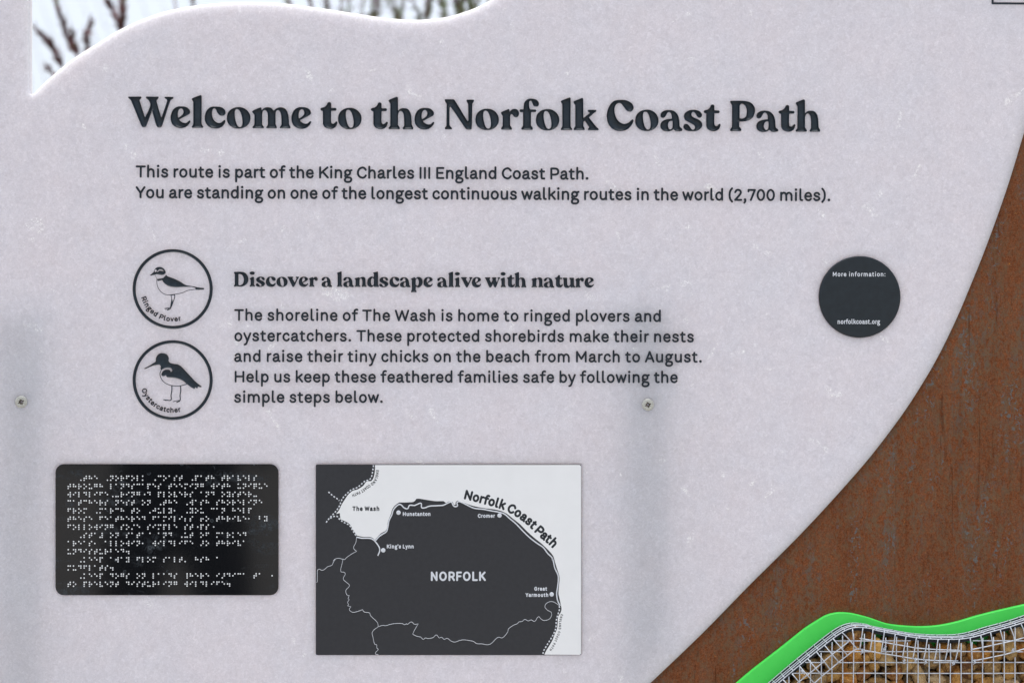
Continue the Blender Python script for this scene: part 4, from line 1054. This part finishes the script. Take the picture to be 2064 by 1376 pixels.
# ================================================================ shrub behind the board
def rays(px, py, y): return Vector(ray_at(px, py, y))
def shrub(label, spines, leafy, seed, yb, foot):
    rr = random.Random(seed)
    root = empty('shrub', foot); tag(root, label, 'shrub', 'shrubs behind the board')
    for sp in spines:
        pts, thick, bushy = sp
        P = [rays(x, y, yb+rr.uniform(-.03, .03)) for x, y in pts]
        base = Vector((foot[0]+rr.uniform(-.12, .12), foot[1], foot[2]))
        mid = base.lerp(P[-1], .55)+Vector((rr.uniform(-.05, .05), 0, 0))
        P = P+[mid, base]
        C = curve([(i, 0) for i in range(2)], False) if False else None
        stem = []
        for i in range(len(P)-1):
            for q_ in range(4): stem.append(P[i].lerp(P[i+1], q_/4))
        stem.append(P[-1]); n_ = len(stem)
        V, F = tube(stem, [thick*(.16+.8*i/n_) for i in range(n_)], 5)
        st = mesh_obj('stem', V, F, M['twig'], root, True)
        VV, FF = [], []; VL, FL = [], []; leaf_ph = rr.random()*2
        top = len(pts)*4
        for i in range(top):
            p = stem[i]; d = (stem[max(i-1, 0)]-stem[i+1]).normalized()
            for q_ in range(int((1.05 if leafy > .3 else 1.25)*bushy[min(i//4, len(bushy)-1)])):
                a = Vector((rr.gauss(0, 1), rr.gauss(0, 1), rr.gauss(0, 1))).normalized()
                dirn = (d*rr.uniform(.5, 1.6)+a*(.5 if leafy < .3 else .9)).normalized(); L = rr.uniform(.006, .026)*(1.0 if leafy > .3 else 1)
                c = p.lerp(stem[i+1], rr.random()); e = c+dirn*L; s_ = dirn.cross(Vector((rr.random(), rr.random(), rr.random()))).normalized()*rr.uniform(.0006, .0013)*(1.0 if leafy > .3 else 1)
                tgt = (VL, FL) if rr.random() < leafy*(1.7 if int(i/7+leaf_ph) % 2 else .5) else (VV, FF)
                k = 1.7 if tgt[0] is VL else 1
                o_ = len(tgt[0]); m2 = c.lerp(e, .5); nrm = dirn.cross(s_).normalized()*abs(s_.length)*.6
                tgt[0].extend([tuple(c), tuple(m2+s_*k+nrm), tuple(e), tuple(m2-s_*k+nrm)]); tgt[1].append((o_, o_+1, o_+2)); tgt[1].append((o_, o_+2, o_+3))
        if VV: tag(mesh_obj('flower_buds', VV, FF, M['bud'], st), None, kind='stuff')
        if VL: tag(mesh_obj('leaves', VL, FL, M['leaf'], st), None, kind='stuff')
YS2 = 1.15
z1 = lambda L: [(x/6.2545, y/6.2545) for x, y in L]
left = [(z1([(455, 365), (530, 450), (625, 540), (690, 640), (740, 760), (800, 870)]), .0018, (4, 26, 44, 40, 26, 12)),
        (z1([(680, -80), (740, 150), (800, 300), (850, 470), (920, 590), (975, 700)]), .0018, (22, 22, 24, 34, 46, 40)),
        (z1([(1135, 270), (1115, 380), (1080, 470), (1105, 570), (1110, 700)]), .0014, (8, 26, 34, 30, 20)),
        (z1([(1290, -60), (1380, 60), (1430, 150), (1500, 280), (1520, 400)]), .0016, (10, 30, 26, 30, 34)),
        (z1([(1560, -120), (1545, 60), (1540, 200), (1530, 300), (1510, 420)]), .0020, (30, 36, 30, 40, 30)),
        (z1([(600, 845), (660, 910), (720, 1000), (760, 1100)]), .0013, (10, 16, 12, 8)),
        (z1([(910, 420), (900, 520), (935, 600), (985, 700)]), .0012, (14, 26, 24, 20))]
shrub('bare reddish twigs of a shrub in the notch at the upper left, out of focus', left, .02, 5, YS2, (S(150, 300, YS2)[0]*1.0, YS2, 0))
rr = random.Random(11)
midsp = [([(350+dx, -60), (352+dx*.6, -10), (356+dx*.4, 40), (362, 90)], .0014, (6, 10, 12, 8)) for dx in (0,)]
midsp += [([(385, -70), (388, -20), (390, 30), (394, 90)], .0022, (14, 22, 22, 14)), ([(566, -70), (578, -20), (584, 30), (590, 80)], .002, (14, 20, 20, 14)), ([(610, -60), (622, -10), (634, 40), (645, 90)], .0018, (20, 30, 24, 14)), ([(660, -80), (655, -20), (662, 40), (670, 100)], .002, (26, 34, 30, 14))]
shrub('sparse brown twigs of a shrub above the crest of the board, out of focus', midsp, .12, 8, YS2+.1, (S(520, 300, YS2)[0], YS2+.1, 0))
rs = []
for k in range(17):
    x = 690+18.5*k+rr.uniform(-9, 9); a = rr.uniform(-30, 30)
    rs.append(([(x+a*2, -110), (x+a*1.4+rr.uniform(-8, 8), -60), (x+rr.uniform(-6, 6), -10), (x-a*.6, 35), (x-a, 85)], rr.uniform(.001, .0032), tuple(rr.choice((10, 26, 44)) for _ in range(5))))
shrub('dense olive green and brown shrub above the dip in the board, out of focus', rs, .36, 21, YS2+.05, (S(840, 300, YS2)[0], YS2+.05, 0))
far = []
for k in range(9):
    x = 40+k*38+rr.uniform(-10, 10); far.append(([(x-60, -60), (x-25, 10), (x, 80), (x+22, 160)], .0016, (3, 3, 3, 3)))
shrub('faint pale stems of a farther shrub behind the reddish twigs', far, .1, 31, YS2+2.2, (S(150, 300, YS2+2.2)[0], YS2+2.2, 0))

# ================================================================ the person whose reflection darkens the black braille plate
def person():
    px = 2*S(336, 688)[0]-cam_loc.x+.02; py = -DIST-.02
    root = empty('person', (px, py, 0)); tag(root, 'person in dark coat standing legs apart, hands in pockets, mirrored in the black braille plate', 'person')
    def skin(name, verts, edges, radii, m, parent, rootv=0, sub=2):
        me = bpy.data.meshes.new(name); me.from_pydata([Vector(v) for v in verts], edges, []); me.materials.append(m)
        o = bpy.data.objects.new(name, me); COL.objects.link(o); o.parent = parent
        md = o.modifiers.new('skin', 'SKIN'); md.use_smooth_shade = True
        sv = me.skin_vertices[0].data
        for k, r in enumerate(radii): sv[k].radius = r if hasattr(r, '__len__') else (r, r)
        sv[rootv].use_root = True
        ss = o.modifiers.new('sub', 'SUBSURF'); ss.levels = sub; ss.render_levels = sub
        return o
    # body: trousers, one surface from waist to ankles, feet apart
    V = [(0,0,.98), (0,0,.86), (.10,0,.80), (.125,.01,.48), (.135,.03,.12), (.14,-.05,.05), (-.10,0,.80), (-.125,.01,.48), (-.135,.03,.12), (-.14,-.05,.05)]
    R = [(.16,.115), (.155,.12), (.085,.09), (.062,.065), (.048,.05), (.04,.035), (.085,.09), (.062,.065), (.048,.05), (.04,.035)]
    V = [(x, -y, z) for x, y, z in V]
    skin('trousers', V, [(0,1), (1,2), (2,3), (3,4), (1,6), (6,7), (7,8)][:7], R, M['trouser'], root)
    V = [(0,0,.84), (0,0,1.02), (0,.005,1.22), (0,0,1.40), (0,0,1.48), (.18,0,1.41), (.27,-.03,1.15), (.20,.09,.96), (-.18,0,1.41), (-.27,-.03,1.15), (-.20,.09,.96)]
    R = [(.17,.125), (.165,.12), (.175,.125), (.13,.10), (.065,.065), (.065,.065), (.052,.052), (.045,.05), (.065,.065), (.052,.052), (.045,.05)]
    skin('coat', V, [(0,1), (1,2), (2,3), (3,4), (3,5), (5,6), (6,7), (3,8), (8,9), (9,10)], R, M['cloth'], root)
    V = [(0,0,1.46), (0,.01,1.53), (0,.02,1.60), (0,.015,1.68), (0,0,1.74), (0,.105,1.615), (.082,0,1.63), (-.082,0,1.63)]
    R = [(.055,.055), (.052,.055), (.065,.075), (.078,.092), (.055,.065), (.012,.012), (.010,.018), (.010,.018)]
    hd_ = skin('head', V, [(0,1), (1,2), (2,3), (3,4), (2,5), (3,6), (3,7)], R, M['skin'], root)
    skin('knitted_hat', [(0,-.005,1.68), (0,-.01,1.74), (0,-.01,1.79)], [(0,1), (1,2)], [(.090,.103), (.083,.095), (.045,.05)], M['cloth'], hd_)
    for sx in (1, -1):
        for dx, nm in ((.03, 'eye'),):
            v, f = disc_bead((px+sx*dx, 1.655), .011, py+.108, .004, 10); 
            mesh_obj(nm, [(a, 2*(py+.108)-b, c) for a, b, c in v], f, M['ink'], hd_)
        skin('boot', [(sx*.135,-.04,.12), (sx*.138,-.03,.05), (sx*.15,.08,.04), (sx*.158,.16,.035)], [(0,1), (1,2), (2,3)], [(.055,.055), (.05,.05), (.046,.038), (.038,.028)], M['boot'], root)
person()
